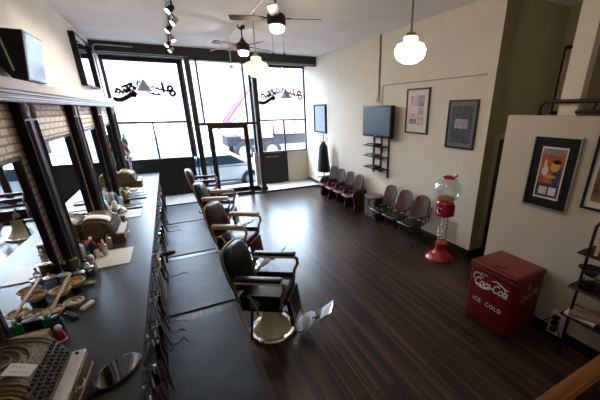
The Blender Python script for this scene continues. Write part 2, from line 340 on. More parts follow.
# ------------------------------------------------------------ left wall woodwork
PITCH = 2.03
for k in range(-1, 4):
    y = 4.28+PITCH*k
    mb = MB().prism([(XL, y+.10), (XL+.11, y), (XL+.11, y+.36), (XL, y+.40)], .87, 2.78, 'z')
    o = struct(mb.build('trim_pilaster', BLACKW, smooth=False))
    fl = MB()
    for q in (.05, .10, .28, .33): fl.cyl((XL+.11, y+q, .9), (XL+.11, y+q, 2.60), .014, n=6)
    fl.build('fluting', mat('worn_black_edge', (.05, .045, .045), .25), o)
    cb = MB()
    for q in (.075, .305):
        cb.rbox(XL+.10, XL+.14, y+q-.03, y+q+.03, 2.62, 2.77, .012); cb.ball((XL+.14, y+q, 2.72), .012, .02, .035, n=10, m=6)
    cb.build('corbel', mat('pink_grey_paint', (.42, .36, .36), .35), o)
PALE = mat('pale_ledge_paint', (.85, .77, .70), .45, var=.04)
GREYT = mat('grey_cornice_paint', (.62, .57, .58), .3)
struct(MB().prism([(XL-.02, 2.775), (XC+.17, 2.775), (XC+.17, 2.80), (XC+.185, 2.805), (XC+.185, 2.835), (XC+.20, 2.845), (XC+.20, 2.865), (XL-.02, 2.865)], 0.3, 10.4, 'y').build('trim_cornice', GREYT, smooth=False))
struct(MB().prism([(XL-.02, 2.865), (XC+.20, 2.865), (XC+.215, 2.875), (XC+.215, 2.965), (XL-.02, 2.965)], 0.3, 10.4, 'y').build('trim_ledge', PALE, smooth=False))
struct(MB().box(XC+.17, XC+.18, .3, 10.4, 2.779, 2.787).box(XC+.186, XC+.19, .3, 10.4, 2.822, 2.830).box(XC+.2, XC+.204, .3, 10.4, 2.858, 2.866).build('trim_cornice_bead', mat('dark_bead', (.05, .05, .09), .3)))
names = ['nearest the brass register with the paper card', 'behind the red boxes and white bottles', 'behind the ornate register in mid counter', 'nearest the barber pole in the window']
for k in range(4):
    y0 = 2.86+PITCH*k; y1 = 4.12+PITCH*k; zt = 2.25 if k == 0 else 2.34
    t = thing('wall_mirror', 'tall station mirror in a thin black frame, '+names[k], 'mirror', (XL, (y0+y1)/2, .88), 0, 'station mirrors along the brick wall')
    h = (y1-y0)/2; z1 = zt-.88
    MB().box(0, .012, -h, h, 0, z1).build('mirror_glass', MIRROR, t, smooth=False)
    MB().box(0, .028, -h-.035, -h, 0, z1+.035).box(0, .028, h, h+.035, 0, z1+.035).box(0, .028, -h, h, z1, z1+.035).build('frame', BLACKP, t, smooth=False)
    if k == 0: continue

# ------------------------------------------------------------ counter
t = MB().rbox(XL, -.48, 1.3, 11.1, .83, .87, .006, seg=1).build('worktop', COUNTER)
tag(t, 'long grey laminate worktop running beneath the station mirrors', 'counter')
for k in range(5):
    y0 = 1.3+1.96*k
    t = thing('base_cabinet', 'black base cabinet under the long worktop, '+['foremost one, at the brass register with the card', 'second from the card register', 'third from the card register', 'fourth, by the brown barber chairs', 'last one, touching the front window end'][k], 'cabinet', (XC, y0, 0), 0, 'black cabinets under the worktop')
    MB().box(0, .80, 0.004, 1.956, .08, .83).box(.0, .74, .004, 1.956, 0, .08).build('body', BLACKW, t, smooth=False)
    for j in range(3):
        d = MB().rbox(.80, .82, .03+j*.645, .65+j*.645, .1, .58, .006, seg=1).build('door', BLACKW, t); MB().ball((.83, .12+j*.645, .5), .015).build('knob', STEEL, d)
        d = MB().rbox(.80, .82, .03+j*.645, .65+j*.645, .60, .80, .006, seg=1).build('drawer', BLACKW, t); MB().ball((.83, .34+j*.645, .7), .015).build('knob', STEEL, d)
# pale inset slabs in the worktop (one per station)
for k, (y0, y1, lb) in enumerate(((4.37, 4.93, 'pale marble slab set in the worktop beside the red boxes'), (6.45, 6.98, 'pale marble slab lying on the worktop past the ornate register'), (8.5, 9.0, 'far pale marble slab on the worktop near the brown register'))):
    tag(MB().rbox(-1.12, -.72, y0, y1, .87, .882, .004, seg=1).build('marble_slab', MARBLE), lb, 'slab', 'marble slabs on the worktop')

# ------------------------------------------------------------ cash registers
RPROF = [(-.24, 0), (-.24, .26), (-.232, .32), (-.20, .36), (-.14, .382), (-.07, .378), (-.0, .362), (.06, .338), (.095, .30), (.15, .165), (.16, .13), (.20, .12), (.20, 0)]
def register(label, body=BRASS, paper=True):
    t = thing('cash_register', label, 'cash register', (0, 0, 0), 0, 'antique cash registers on the worktop')
    # profile in x (front = +x) and z
    prof = RPROF
    MB().prism(prof, -.27, .27, 'y').build('body', body, t, bevel=.006)
    r = MB()
    for s in (-.272, .272):
        r.tube([(x*.86-.005, s, z*.86+.03) for x, z in prof], .008, 6, closed=True)
        for q in range(3): r.tube([(-.08+cos(a*pi/8)*(.04+.03*q), s, .22+sin(a*pi/8)*(.05+.03*q)) for a in range(16)], .0035, 5, closed=True)
        if s < 0:
            for cxx in (-.17, .06): r.tube([(cxx+cos(a*pi/5)*.035, s, .13+sin(a*pi/5)*.035) for a in range(10)], .005, 5, closed=True)
    for y in (-.24, -.2, .2, .24): r.tube([(x+.004, y, z+.004) for x, z in prof[1:9]], .005, 6)
    for q in range(3):   # embossed rings on the curved top
        def on(u, v):
            # along the profile by parameter u 0..1 between indexes 3..8
            pp = prof[2:8]; f = max(0, min(4.999, u*5)); i = int(f); f -= i
            return (pp[i][0]*(1-f)+pp[i+1][0]*f+.004, v, pp[i][1]*(1-f)+pp[i+1][1]*f+.004)
        R_ = .16-.045*q
        r.tube([on(.5+.45*(R_/.16)*cos(a*pi/14), R_*sin(a*pi/14)) for a in range(28)], .006, 5, closed=True)
    r.build('scrollwork', BRASSP, t)
    keys = MB(); n = 0
    for row in range(4):
        for j in range(13):
            x = .108+row*.0145; z = .300-row*.038; y = -.22+j*.0365
            keys.cyl((x-.02, y, z-.03), (x, y, z), .006, n=6); keys.cyl((x, y, z), (x+.006, y, z+.008), .0125, n=8)
    keys.build('keys', mat('black_keys', (.008, .007, .006), .6, spec=.1), t)
    MB().rbox(.158, .24, -.29, .27, .13, .15, .004, seg=1).build('marble_shelf', MARBLE, t)
    d = MB().rbox(.20, .245, -.265, .265, .022, .122, .006, seg=1).build('drawer', body, t)
    MB().tube([(.243, -.06, .07), (.262, -.04, .06), (.262, .02, .06), (.243, .04, .07)], .006).build('handle', BRASSP, d)
    MB().rbox(-.26, .255, -.29, .28, 0, .02, .006, seg=1).build('base', body, t)
    MB().ball((.20, .22, .16), .012, .012, .01).build('bell', BLACKP, t)
    return t
r1 = register('large ornate brass cash register with a handwritten white card on top')
place(r1, (-1.075, 2.28, .871), radians(-1.5))
r2 = dup(r1, (-1.08, 5.50, .87), 0, 'ornate olive gold cash register with white paper over its curved top')
r3 = dup(r1, (-1.08, 9.55, .87), 0, 'farthest brown cash register, close to the striped barber pole')
crd = MB().rbox(-.065, .065, -.05, .05, 0, .004, .0015, seg=1).build('paper_card', PAPER)
tag(crd, 'white handwritten card lying on top of the nearest brass register', 'card')
crd.location = (-1.03, 2.17, 1.241); crd.rotation_euler = (0, radians(21), radians(-10))
INKM = mat('ink', (.08, .07, .09), .6)
h1 = MB(); h2 = MB()
for j in range(4): h1.box(-.045+j*.017, -.036+j*.017, .014, .017, .004, .0045).box(-.045+j*.017, -.042+j*.017, .014, .03, .004, .0045)
for j in range(5): h2.box(-.035+j*.017, -.026+j*.017, -.02, -.017, .004, .0045).box(-.035+j*.017, -.032+j*.017, -.032, -.017, .004, .0045)
h1.build('handwriting_line', mat('faded_ink', (.35, .33, .36), .6), crd); h2.build('handwriting_line', INKM, crd)
# paper over the second register's top
def on_top(u, v):
    pp = RPROF[2:9]; f = min(5.999, u*6); i = int(f); f -= i
    return (-1.08+pp[i][0]*(1-f)+pp[i+1][0]*f+.012, 5.26+.18*v, .87+pp[i][1]*(1-f)+pp[i+1][1]*f+.024)
mb = MB().grid(on_top, 18, 3)
o = mb.build('paper_sheet', PAPER, solid=.004); tag(o, 'white curved paper draped over the ornate mid-counter register', 'paper')

# hand mirror
t = thing('hand_mirror', 'black oval hand mirror lying face up on the worktop beside the register', 'mirror', (-.64, 2.34, .877), radians(-36))
MB().lathe([(.0001, 0), (.94, 0), (1, .02), (1, .10), (.94, .13), (.0001, .13)], n=36, mtx=Matrix.Diagonal((.125, .185, .13, 1))).build('rim', BLACKP, t)
MB().lathe([(.0001, .0), (.9, .0), (.9, .03), (.0001, .03)], (0, 0, .0165), n=36, mtx=Matrix.Diagonal((.125, .185, .06, 1))).build('glass', mat('dark_mirror_glass', (.30, .31, .33), .06, 1), t)
MB().tube([(0, -.165, .014), (.0, -.22, .014), (0, -.36, .016)], [.022, .014, .016], 10).build('handle', BLACKP, t)

# ------------------------------------------------------------ things on the worktop
ZT = .87
def lathe_obj(name, prof, m, loc, label=None, cat=None, group=None, n=18, parent=None):
    o = MB().lathe(prof, n=n).build(name, m, parent); 
    if parent is None: o.location = loc; tag(o, label, cat, group)
    return o
def bottle(loc, h, r, m, capm, label, group=None):
    t = thing('bottle', label, 'bottle', loc, 0, group)
    MB().lathe([(r*.9, 0), (r, .01), (r, h*.62), (r*.85, h*.7), (r*.35, h*.76), (r*.33, h*.86)], n=14).build('body', m, t)
    MB().lathe([(r*.42, h*.85), (r*.42, h), (r*.3, h*1.0)], n=12).build('cap', capm, t); return t
def jar(loc, h, r, label, lid=STEEL, fill=None, group=None):
    t = thing('jar', label, 'jar', loc, 0, group)
    MB().lathe([(r*.9, 0), (r, .008), (r, h), (r*.93, h)], n=18).build('glass', JARG, t)
    if fill: MB().lathe([(r*.9, .006), (r*.9, h*.7), (.0001, h*.7)], n=18).build('contents', fill, t)
    MB().lathe([(r*1.03, h), (r*1.03, h+.015), (r*.4, h+.03), (r*.15, h+.03), (r*.18, h+.055), (.0001, h+.06)], n=18).build('lid', lid, t); return t
BLUEL = mat('blue_liquid', (.02, .12, .30), .2); GREENP = mat('green_can', (.01, .16, .06), .3); AMBER = mat('amber_fluid', (.35, .15, .03), .2)
ORNG = mat('orange_bits', (.75, .33, .06), .6, var=.4, scale=60); REDBX = mat('red_box_card', (.5, .04, .03), .5)
SKY = mat('pale_blue_plastic', (.35, .5, .62), .4); DARKJ = mat('dark_tin', (.06, .06, .045), .3, .6)
# near station
def basket(loc, r, label, fill):
    t = thing('wicker_basket', label, 'basket', loc, 0, 'round wicker baskets by the brick')
    MB().lathe([(r*.7, 0), (r*.95, .045), (r*.9, .045), (r*.66, .01), (.0001, .008)], n=24).build('bowl', WICKER, t)
    MB().tube([(r*cos(a*pi/12), r*sin(a*pi/12), .048) for a in range(24)], .012, 6, closed=True).build('rim', WICKER, t)
    f = MB(); rnd = random.Random(int(r*1000)+int(loc[1]*100))
    for i in range(16):
        a = rnd.random()*6.28; q = rnd.random()**.5*r*.7; f.ball((q*cos(a), q*sin(a), .028+rnd.random()*.012), .018, .014, .012, n=6, m=4)
    f.build('contents', fill, t); return t
basket((-1.15, 3.84, ZT+.09), .085, 'small wicker basket with orange bits, upper one of the pair', ORNG)
basket((-1.235, 3.69, ZT+.09), .08, 'small wicker basket with pink and cream bits, upper one beside the orange one', mat('pink_bits', (.55, .3, .25), .6, var=.4, scale=60))
basket((-1.12, 3.56, ZT), .075, 'lower wicker basket with pale tissues under the orange basket', PAPER)
basket((-1.255, 3.48, ZT), .072, 'lower wicker basket set under the pink basket', WHITE)
tag(MB().lathe([(.045, 0), (.045, .089), (.0001, .089)], n=14).build('basket_riser', IRON), 'black riser holding up the orange wicker basket', 'stand').location = (-1.155, 3.85, ZT)
tag(MB().lathe([(.045, 0), (.045, .089), (.0001, .089)], n=14).build('basket_riser', IRON), 'black riser holding up the pink wicker basket', 'stand').location = (-1.245, 3.70, ZT)
o = MB().rbox(-.013, .013, -.36, .36, 0, .015, .004).build('wooden_stick', mat('pale_wood', (.48, .36, .24), .5)); tag(o, 'pale wooden stick laid slantwise over the wicker baskets', 'stick'); o.location = (-1.20, 3.62, ZT+.155); o.rotation_euler = (radians(2), 0, radians(0))
bottle((-1.225, 3.21, ZT), .17, .038, GREENP, WHITE, 'green can with white cap standing behind the nearest register')
t = thing('spray_can', 'dark blue squat can with a black cap beside the green can', 'can', (-1.145, 3.15, ZT))
MB().lathe([(.04, 0), (.042, .01), (.042, .11), (.03, .125)]).build('body', mat('dark_blue_can', (.02, .05, .12), .3), t); MB().lathe([(.03, .125), (.03, .15), (.0001, .155)]).build('cap', BLACKP, t)
t = thing('figurine', 'small red and white figurine right behind the brass register', 'figurine', (-1.10, 2.99, ZT))
MB().lathe([(.03, 0), (.034, .02), (.025, .09), (.016, .10)]).build('body', REDB, t); MB().ball((0, 0, .125), .026).build('head', WHITE, t); MB().lathe([(.036, 0), (.036, .012), (.0001, .013)]).build('base', WHITE, t)
tag(MB().rbox(-.07, .07, -.05, .05, 0, .07, .008).build('wooden_box', mat('box_wood', (.34, .22, .11), .5, var=.2)), 'small open light wood box behind the nearest register', 'box').location = (-1.26, 3.07, ZT)
tag(MB().rbox(-.05, .05, -.04, .04, 0, .09, .008).build('black_box', BLACKP), 'small black box between mirror and light wood box', 'box').location = (-1.28, 3.30, ZT)
t = thing('hair_clipper', 'black hair clipper lying beside the slanted wooden stick', 'clipper', (-1.10, 3.33, ZT), .6); MB().rbox(-.025, .025, -.09, .07, 0, .04, .014).build('body', BLACKP, t); MB().box(-.022, .022, .07, .10, .01, .03).build('blade', CHROME, t)
t = thing('hair_clipper', 'white and silver hair clipper nearest the lower wicker basket', 'clipper', (-1.0, 3.47, ZT), -.5); MB().rbox(-.022, .022, -.08, .07, 0, .04, .014).build('body', WHITE, t); MB().box(-.02, .02, .07, .10, .01, .03).build('blade', CHROME, t)
jar((-1.27, 4.02, ZT), .15, .055, 'clear glass jar of bluish fluid beside the wicker baskets', fill=SKY)
jar((-1.15, 4.05, ZT), .13, .05, 'glass jar with a steel lid in front of the olive canister')
lathe_obj('canister', [(.045, 0), (.048, .008), (.048, .23), (.05, .235), (.05, .25), (.0001, .255)], mat('olive_tin', (.16, .15, .08), .25, .5), (-1.20, 4.20, ZT), 'tall olive metal canister at the foot of the first full pilaster', 'canister')
t = thing('canister', 'slim black canister with chrome cap by the mirror edge', 'canister', (-1.28, 4.17, ZT)); MB().lathe([(.03, 0), (.03, .22), (.02, .23)]).build('body', BLACKP, t); MB().lathe([(.022, .23), (.022, .27), (.0001, .275)]).build('cap', CHROME, t)
jar((-1.09, 4.20, ZT), .11, .045, 'glass jar of dark combs beside the olive canister', fill=DARKJ)
tag(MB().rbox(-.05, .05, -.04, .04, 0, .03, .008).build('towel', mat('grey_towel', (.22, .20, .17), .9)), 'folded grey towel lying between jars and baskets', 'towel').location = (-1.07, 3.98, ZT)
# station at the first pilaster
rnd = random.Random(3)
items = [(-1.15, 4.62), (-1.10, 4.75), (-1.18, 4.98), (-1.05, 4.98), (-1.15, 4.38), (-1.01, 5.09), (-1.27, 5.0), (-1.07, 4.33)]
lab = ['white pump bottle before the first full pilaster', 'white bottle with black cap beside the marble slab', 'white squeeze bottle under the red boxes', 'clear amber bottle beside the red boxes', 'small white bottle nearest the olive canister', 'steel capped bottle next to the ornate register', 'dark blue bottle between pilaster and red boxes', 'small cream bottle at the near corner of the marble slab']
mm = [WHITE, WHITE, WHITE, AMBER, WHITE, STEEL, BLUEL, CREAMP]
for (x, y), l, m_ in zip(items, lab, mm): bottle((x, y, ZT), .13+rnd.random()*.07, .028+rnd.random()*.01, m_, BLACKP if m_ is not STEEL else CHROME, l)
for i, (x, y, z, l) in enumerate(((-1.265, 5.10, .0, 'lower red and white carton beside the ornate register'), (-1.26, 5.10, .07, 'upper red carton stacked beside the ornate register'), (-1.10, 5.12, 0, 'small red carton standing among the white bottles'))):
    t = thing('carton', l, 'box', (x, y-.02, ZT+z), .1*i); MB().rbox(-.05, .05, -.06, .06, 0, .068, .003, seg=1).build('body', REDBX, t); MB().box(.0505, .052, -.045, .045, .02, .045).box(-.045, .045, -.0615, -.0605, .02, .045).build('band', WHITE, t)
# station behind register 2
g2 = [(-1.22, 6.10, WHITE, 'tall white bottle leaning place behind the ornate register'), (-1.13, 6.22, CREAMP, 'cream bottle beside the tall white one past the ornate register'), (-1.05, 6.12, AMBER, 'amber bottle just past the ornate register'), (-1.20, 6.42, WHITE, 'white bottle at the foot of the second full pilaster'), (-1.0, 6.05, mat('tan_bottle', (.45, .32, .18), .4), 'tan bottle nearest the customer side past the ornate register'),
      (-1.17, 7.15, WHITE, 'white bottle before the third station mirror'), (-1.10, 7.45, STEEL, 'steel bottle before the third station mirror'), (-1.2, 7.7, BLUEL, 'blue bottle before the third station mirror'), (-1.12, 8.15, GREENP, 'green bottle near the third full pilaster'), (-1.18, 8.35, WHITE, 'white bottle near the third full pilaster'), (-1.05, 7.9, AMBER, 'amber bottle near the third full pilaster'), (-1.2, 9.98, WHITE, 'white bottle past the farthest register'), (-1.1, 10.15, BLACKP, 'black bottle past the farthest register')]
for x, y, m_, l in g2: bottle((x, y, ZT), .17+rnd.random()*.1, .035+rnd.random()*.012, m_, rnd.choice([BLACKP, BRASSP, WHITE]), l)
t = thing('globe_jar', 'silvery glass ball jar on the worktop past the ornate register', 'jar', (-1.0, 6.62, ZT)); MB().ball((0, 0, .09), .085).build('ball', mat('silver_glass', (.7, .7, .72), .08, .9), t); MB().lathe([(.05, 0), (.04, .02)]).build('base', STEEL, t)
for x, y, l in ((-1.22, 6.68, 'rumpled white towel past the silvery ball jar'), (-1.18, 7.28, 'white towel folded before the third station mirror'), (-.98, 8.75, 'white towel before the farthest register')):
    o = MB().ball((0, 0, .03), .10, .12, .035, n=16, m=8).build('towel', PAPER); tag(o, l, 'towel'); o.location = (x, y, ZT+.005)
for x, y, l in ((-.90, 7.2, 'black dryer tray on the worktop past the silvery ball jar'), (-.86, 8.0, 'black tray with white edge reaching toward the chairs')):
    t = thing('tray', l, 'tray', (x, y, ZT)); MB().rbox(-.17, .17, -.12, .12, 0, .02, .006).build('base', BLACKP, t); MB().tube([(-.17, -.12, .025), (.17, -.12, .025), (.17, .12, .025), (-.17, .12, .025)], .008, 6, closed=True).build('rim', WHITE, t)
for i, (x, y, rz, l) in enumerate(((-1.02, 6.35, .9, 'black hair dryer past the ornate register'), (-1.05, 7.62, .3, 'black hair dryer before the third station mirror'), (-1.12, 8.85, 1.2, 'black hair dryer before the farthest register'))):
    t = thing('hair_dryer', l, 'hair dryer', (x, y, ZT+.045), rz); MB().lathe([(.03, -.1), (.045, -.04), (.045, .05), (.028, .09)], mtx=RX(pi/2, 4, 'Y')).build('barrel', BLACKP, t); MB().cyl((0, 0, 0), (.03, .14, -.015), .02, .016).build('handle', BLACKP, t)

for x, y, m_, l in ((-1.28, 4.85, WHITE, 'white bottle tucked behind the red cartons by the pilaster'), (-1.02, 4.78, STEEL, 'short steel bottle at the inner edge of the first marble slab'), (-1.16, 4.88, BLACKP, 'black bottle among the white ones by the red cartons'), (-1.30, 6.02, CREAMP, 'cream bottle against the wall past the ornate register'), (-1.28, 6.2, AMBER, 'amber bottle against the wall past the ornate register'), (-1.29, 6.9, BLACKP, 'black bottle before the third station mirror'), (-1.27, 7.05, CREAMP, 'cream bottle before the third station mirror'), (-1.29, 7.95, WHITE, 'white bottle against the wall near the third full pilaster'), (-1.05, 8.25, STEEL, 'steel bottle on the open worktop near the third full pilaster')):
    bottle((x, y, ZT), .15+rnd.random()*.12, .03+rnd.random()*.012, m_, BLACKP if m_ is WHITE else WHITE, l)
# barber pole in the window
t = thing('barber_pole', 'striped red white and blue barber pole by the front window', 'barber pole', (-1.14, 10.85, ZT))
MB().lathe([(.09, 0), (.09, .02), (.03, .04), (.03, .46), (.09, .50), (.10, .56), (.07, .60)]).build('stand', CHROME, t)
pm = bpy.data.materials.new('pole_stripes'); pm.use_nodes = True; nt = pm.node_tree
tc = nt.nodes.new('ShaderNodeTexCoord'); sp = nt.nodes.new('ShaderNodeSeparateXYZ'); at = nt.nodes.new('ShaderNodeMath'); at.operation = 'ARCTAN2'
nt.links.new(tc.outputs['Object'], sp.inputs[0]); nt.links.new(sp.outputs[1], at.inputs[0]); nt.links.new(sp.outputs[0], at.inputs[1])
d_ = nt.nodes.new('ShaderNodeMath'); d_.operation = 'DIVIDE'; d_.inputs[1].default_value = 2*pi; nt.links.new(at.outputs[0], d_.inputs[0])
m2 = nt.nodes.new('ShaderNodeMath'); m2.operation = 'MULTIPLY_ADD'; m2.inputs[1].default_value = 2.1; nt.links.new(sp.outputs[2], m2.inputs[0]); nt.links.new(d_.outputs[0], m2.inputs[2])
fr = nt.nodes.new('ShaderNodeMath'); fr.operation = 'FRACT'; nt.links.new(m2.outputs[0], fr.inputs[0])
cr = nt.nodes.new('ShaderNodeValToRGB'); cr.color_ramp.interpolation = 'CONSTANT'; e = cr.color_ramp.elements
e[0].color = (.75, .75, .75, 1); e[1].position = .25; e[1].color = (.55, .02, .03, 1)
for p_, c_ in ((.5, (.75, .75, .75, 1)), (.75, (.02, .2, .5, 1))): q = e.new(p_); q.color = c_
nt.links.new(fr.outputs[0], cr.inputs[0]); nt.links.new(cr.outputs[0], nt.nodes['Principled BSDF'].inputs['Base Color'])
MB().lathe([(.065, .60), (.065, 1.02)], n=24).build('striped_cylinder', pm, t)
MB().lathe([(.08, 1.02), (.09, 1.05), (.07, 1.10), (.03, 1.12)]).ball((0, 0, 1.16), .05).build('cap', CHROME, t)

# ------------------------------------------------------------ hooks, cords and tools hanging on the cabinet fronts
XF = -.48+.0
hk = None
for i in range(34):
    y = 2.05+i*.215+.03*sin(i*3.1)
    if hk is None:
        hk = MB().tube([(0, .030*cos(a*pi/6), .030*sin(a*pi/6)-.02) for a in range(12)], .0045, 6, closed=True).build('tool_ring', mat('bright_plated_ring', (.55, .54, .52), .3, .3)); o = hk
        MB().tube([(-.086, 0, .012), (0, 0, .012)], .005, 6).build('peg', IRON, hk)
    else: o = copy_tree(hk)
    tag(o, 'small chrome tool holder ring on the worktop front edge', 'ring', 'chrome tool rings along the worktop edge')
    o.location = (XF+.045, y, .80-.05*(i % 3)); o.rotation_euler = (0, 0, .2*sin(i*2.3))
def clipper_hang(y, i):
    t = thing('hanging_clipper', 'black corded clipper hanging below the worktop front edge', 'clipper', (XF+.035, y, .60-.08*(i % 3)), i*.7, 'corded clippers hanging below the worktop')
    MB().rbox(-.022, .022, -.028, .028, -.09, .08, .012).build('body', BLACKP, t); MB().box(-.018, .018, -.022, .022, .08, .105).build('blade', CHROME, t)
    t.rotation_euler = (0, 0, 0); MB().tube([(-.074, 0, .09), (-.02, 0, .09)], .006, 6).build('hook', CHROME, t)
    for q_ in range(2):
        r_ = random.Random(i*2+q_); pts = []; L = .30+.30*r_.random(); dx = .02+.05*r_.random(); sp = .12+.1*r_.random()
        for q in range(13):
            u = q/12; pts.append((-.015+dx*sin(u*pi)+.01*sin(u*9+i), (sp*u+.02*sin(u*7+i*2))*(1 if q_ else -1), .06-L*sin(u*pi*.97)*(1-.1*u)))
        MB().tube(pts, .0055, 5).build('power_cord', BLACKP, t)
    return t
ys = [2.5, 2.93, 3.36, 3.8, 4.9, 5.3, 5.85, 6.3, 6.8, 7.3, 7.8, 8.35, 8.9, 9.4]
for i, y in enumerate(ys): clipper_hang(y, i)
# cords straying on to the mats
for i, (y, L) in enumerate(((5.55, .32), (4.15, .22), (3.98, .18), (7.9, .30), (8.15, .25), (8.4, .28), (3.72, .2))):
    pts = [(XF-.028, y, .32), (XF+.03, y-.02, .1), (XF+.05, y-.04, .025), (XF+.05+L*.4, y-.08+.05*sin(i*2), .02), (XF+.05+L*.8, y-.02-.06*sin(i), .02), (XF+.05+L, y-.12, .02)]
    o = MB().tube(pts, .006, 5).build('stray_cord', BLACKP); tag(o, ['black cord trailing over the bright gap between far mats', 'black cord end lying across the near gap between mats', 'short black cord just before the near mat gap', 'black cord curled on the farthest mat by the counter', 'second black cord curled on the farthest mat', 'third black cord curled on the farthest mat toward the vent', 'short black cord on the nearest mat by the counter'][i], 'cord')
t = thing('hair_dryer', 'black hair dryer stuck out from the cabinet front over the mat', 'hair dryer', (XF+.13, 5.55, .42), .25)
MB().lathe([(.028, -.1), (.042, -.04), (.042, .05), (.026, .10)], mtx=RX(pi/2, 4, 'Y')).build('barrel', BLACKP, t); MB().cyl((-.04, 0, 0), (-.05, .0, -.16), .019, .016).build('handle', BLACKP, t)
t = thing('razor_strop', 'long tan leather strop hanging from the worktop edge', 'strop', (XF+.04, 4.52, .79))
MB().box(-.006, .006, -.03, .03, -.62, -.04).build('strap', TAN, t); MB().tube([(0, -.03, -.04), (0, 0, 0), (0, .03, -.04)], .004).build('ring', CHROME, t)
MB().prism([(-.05, .0), (.05, .02), (.03, -.16), (-.035, -.12)], .01, .03, 'x').build('tag', mat('pinkish_leather', (.55, .38, .30), .5), t)
t = thing('razor_strop', 'shorter brown leather strop hanging beside the long tan one', 'strop', (XF+.03, 4.28, .72))
MB().box(-.006, .006, -.022, .022, -.5, -.04).build('strap', mat('brown_leather', (.2, .11, .06), .5), t); MB().tube([(0, -.02, -.04), (0, 0, 0), (0, .02, -.04)], .004).build('ring', CHROME, t)

# ------------------------------------------------------------ mats and vent
for (y0, y1, x1, l) in ((1.6, 4.05, .42, 'nearest grey rubber floor mat, below the brass register'), (4.27, 6.12, .44, 'grey rubber mat second from the stairs, beside the first green chair'), (6.34, 8.30, .44, 'grey rubber mat behind the reddish brown chair'), (8.42, 10.15, .44, 'farthest grey rubber mat, touching the slatted floor vent')):
    tag(MB().rbox(XF+.03, x1, y0, y1, 0, .016, .005, seg=1).build('floor_mat', RUBBER), l, 'mat', 'grey rubber mats along the counter')
for y, l in ((4.27, 'black rubber edge strip of the second mat'), (6.12, 'black rubber edge strip behind the second mat')):
    tag(MB().box(XF+.03, .46, y+.001 if y > 5 else y-.0, y+.05, .0161 if y < 5 else 0.0, .020).build('mat_edge', BLACKP), l, 'strip')
t = thing('floor_vent', 'white slatted floor vent beneath the front window', 'vent', (0, 0, 0))
v = MB()
for j in range(22): v.box(-.44+j*.042, -.414+j*.042, 10.24, 11.45, .004, .03)
v.build('slats', mat('vent_white', (.60, .57, .52), .5), t, smooth=False)
MB().box(-.46, .50, 10.2, 11.5, 0, .004).build('base', IRON, t); MB().box(-.47, .51, 10.2, 10.235, 0, .032).box(-.47, .51, 11.46, 11.5, 0, .032).box(-.475, -.45, 10.2, 11.5, 0, .032).box(.485, .51, 10.2, 11.5, 0, .032).build('rim', IRON, t)

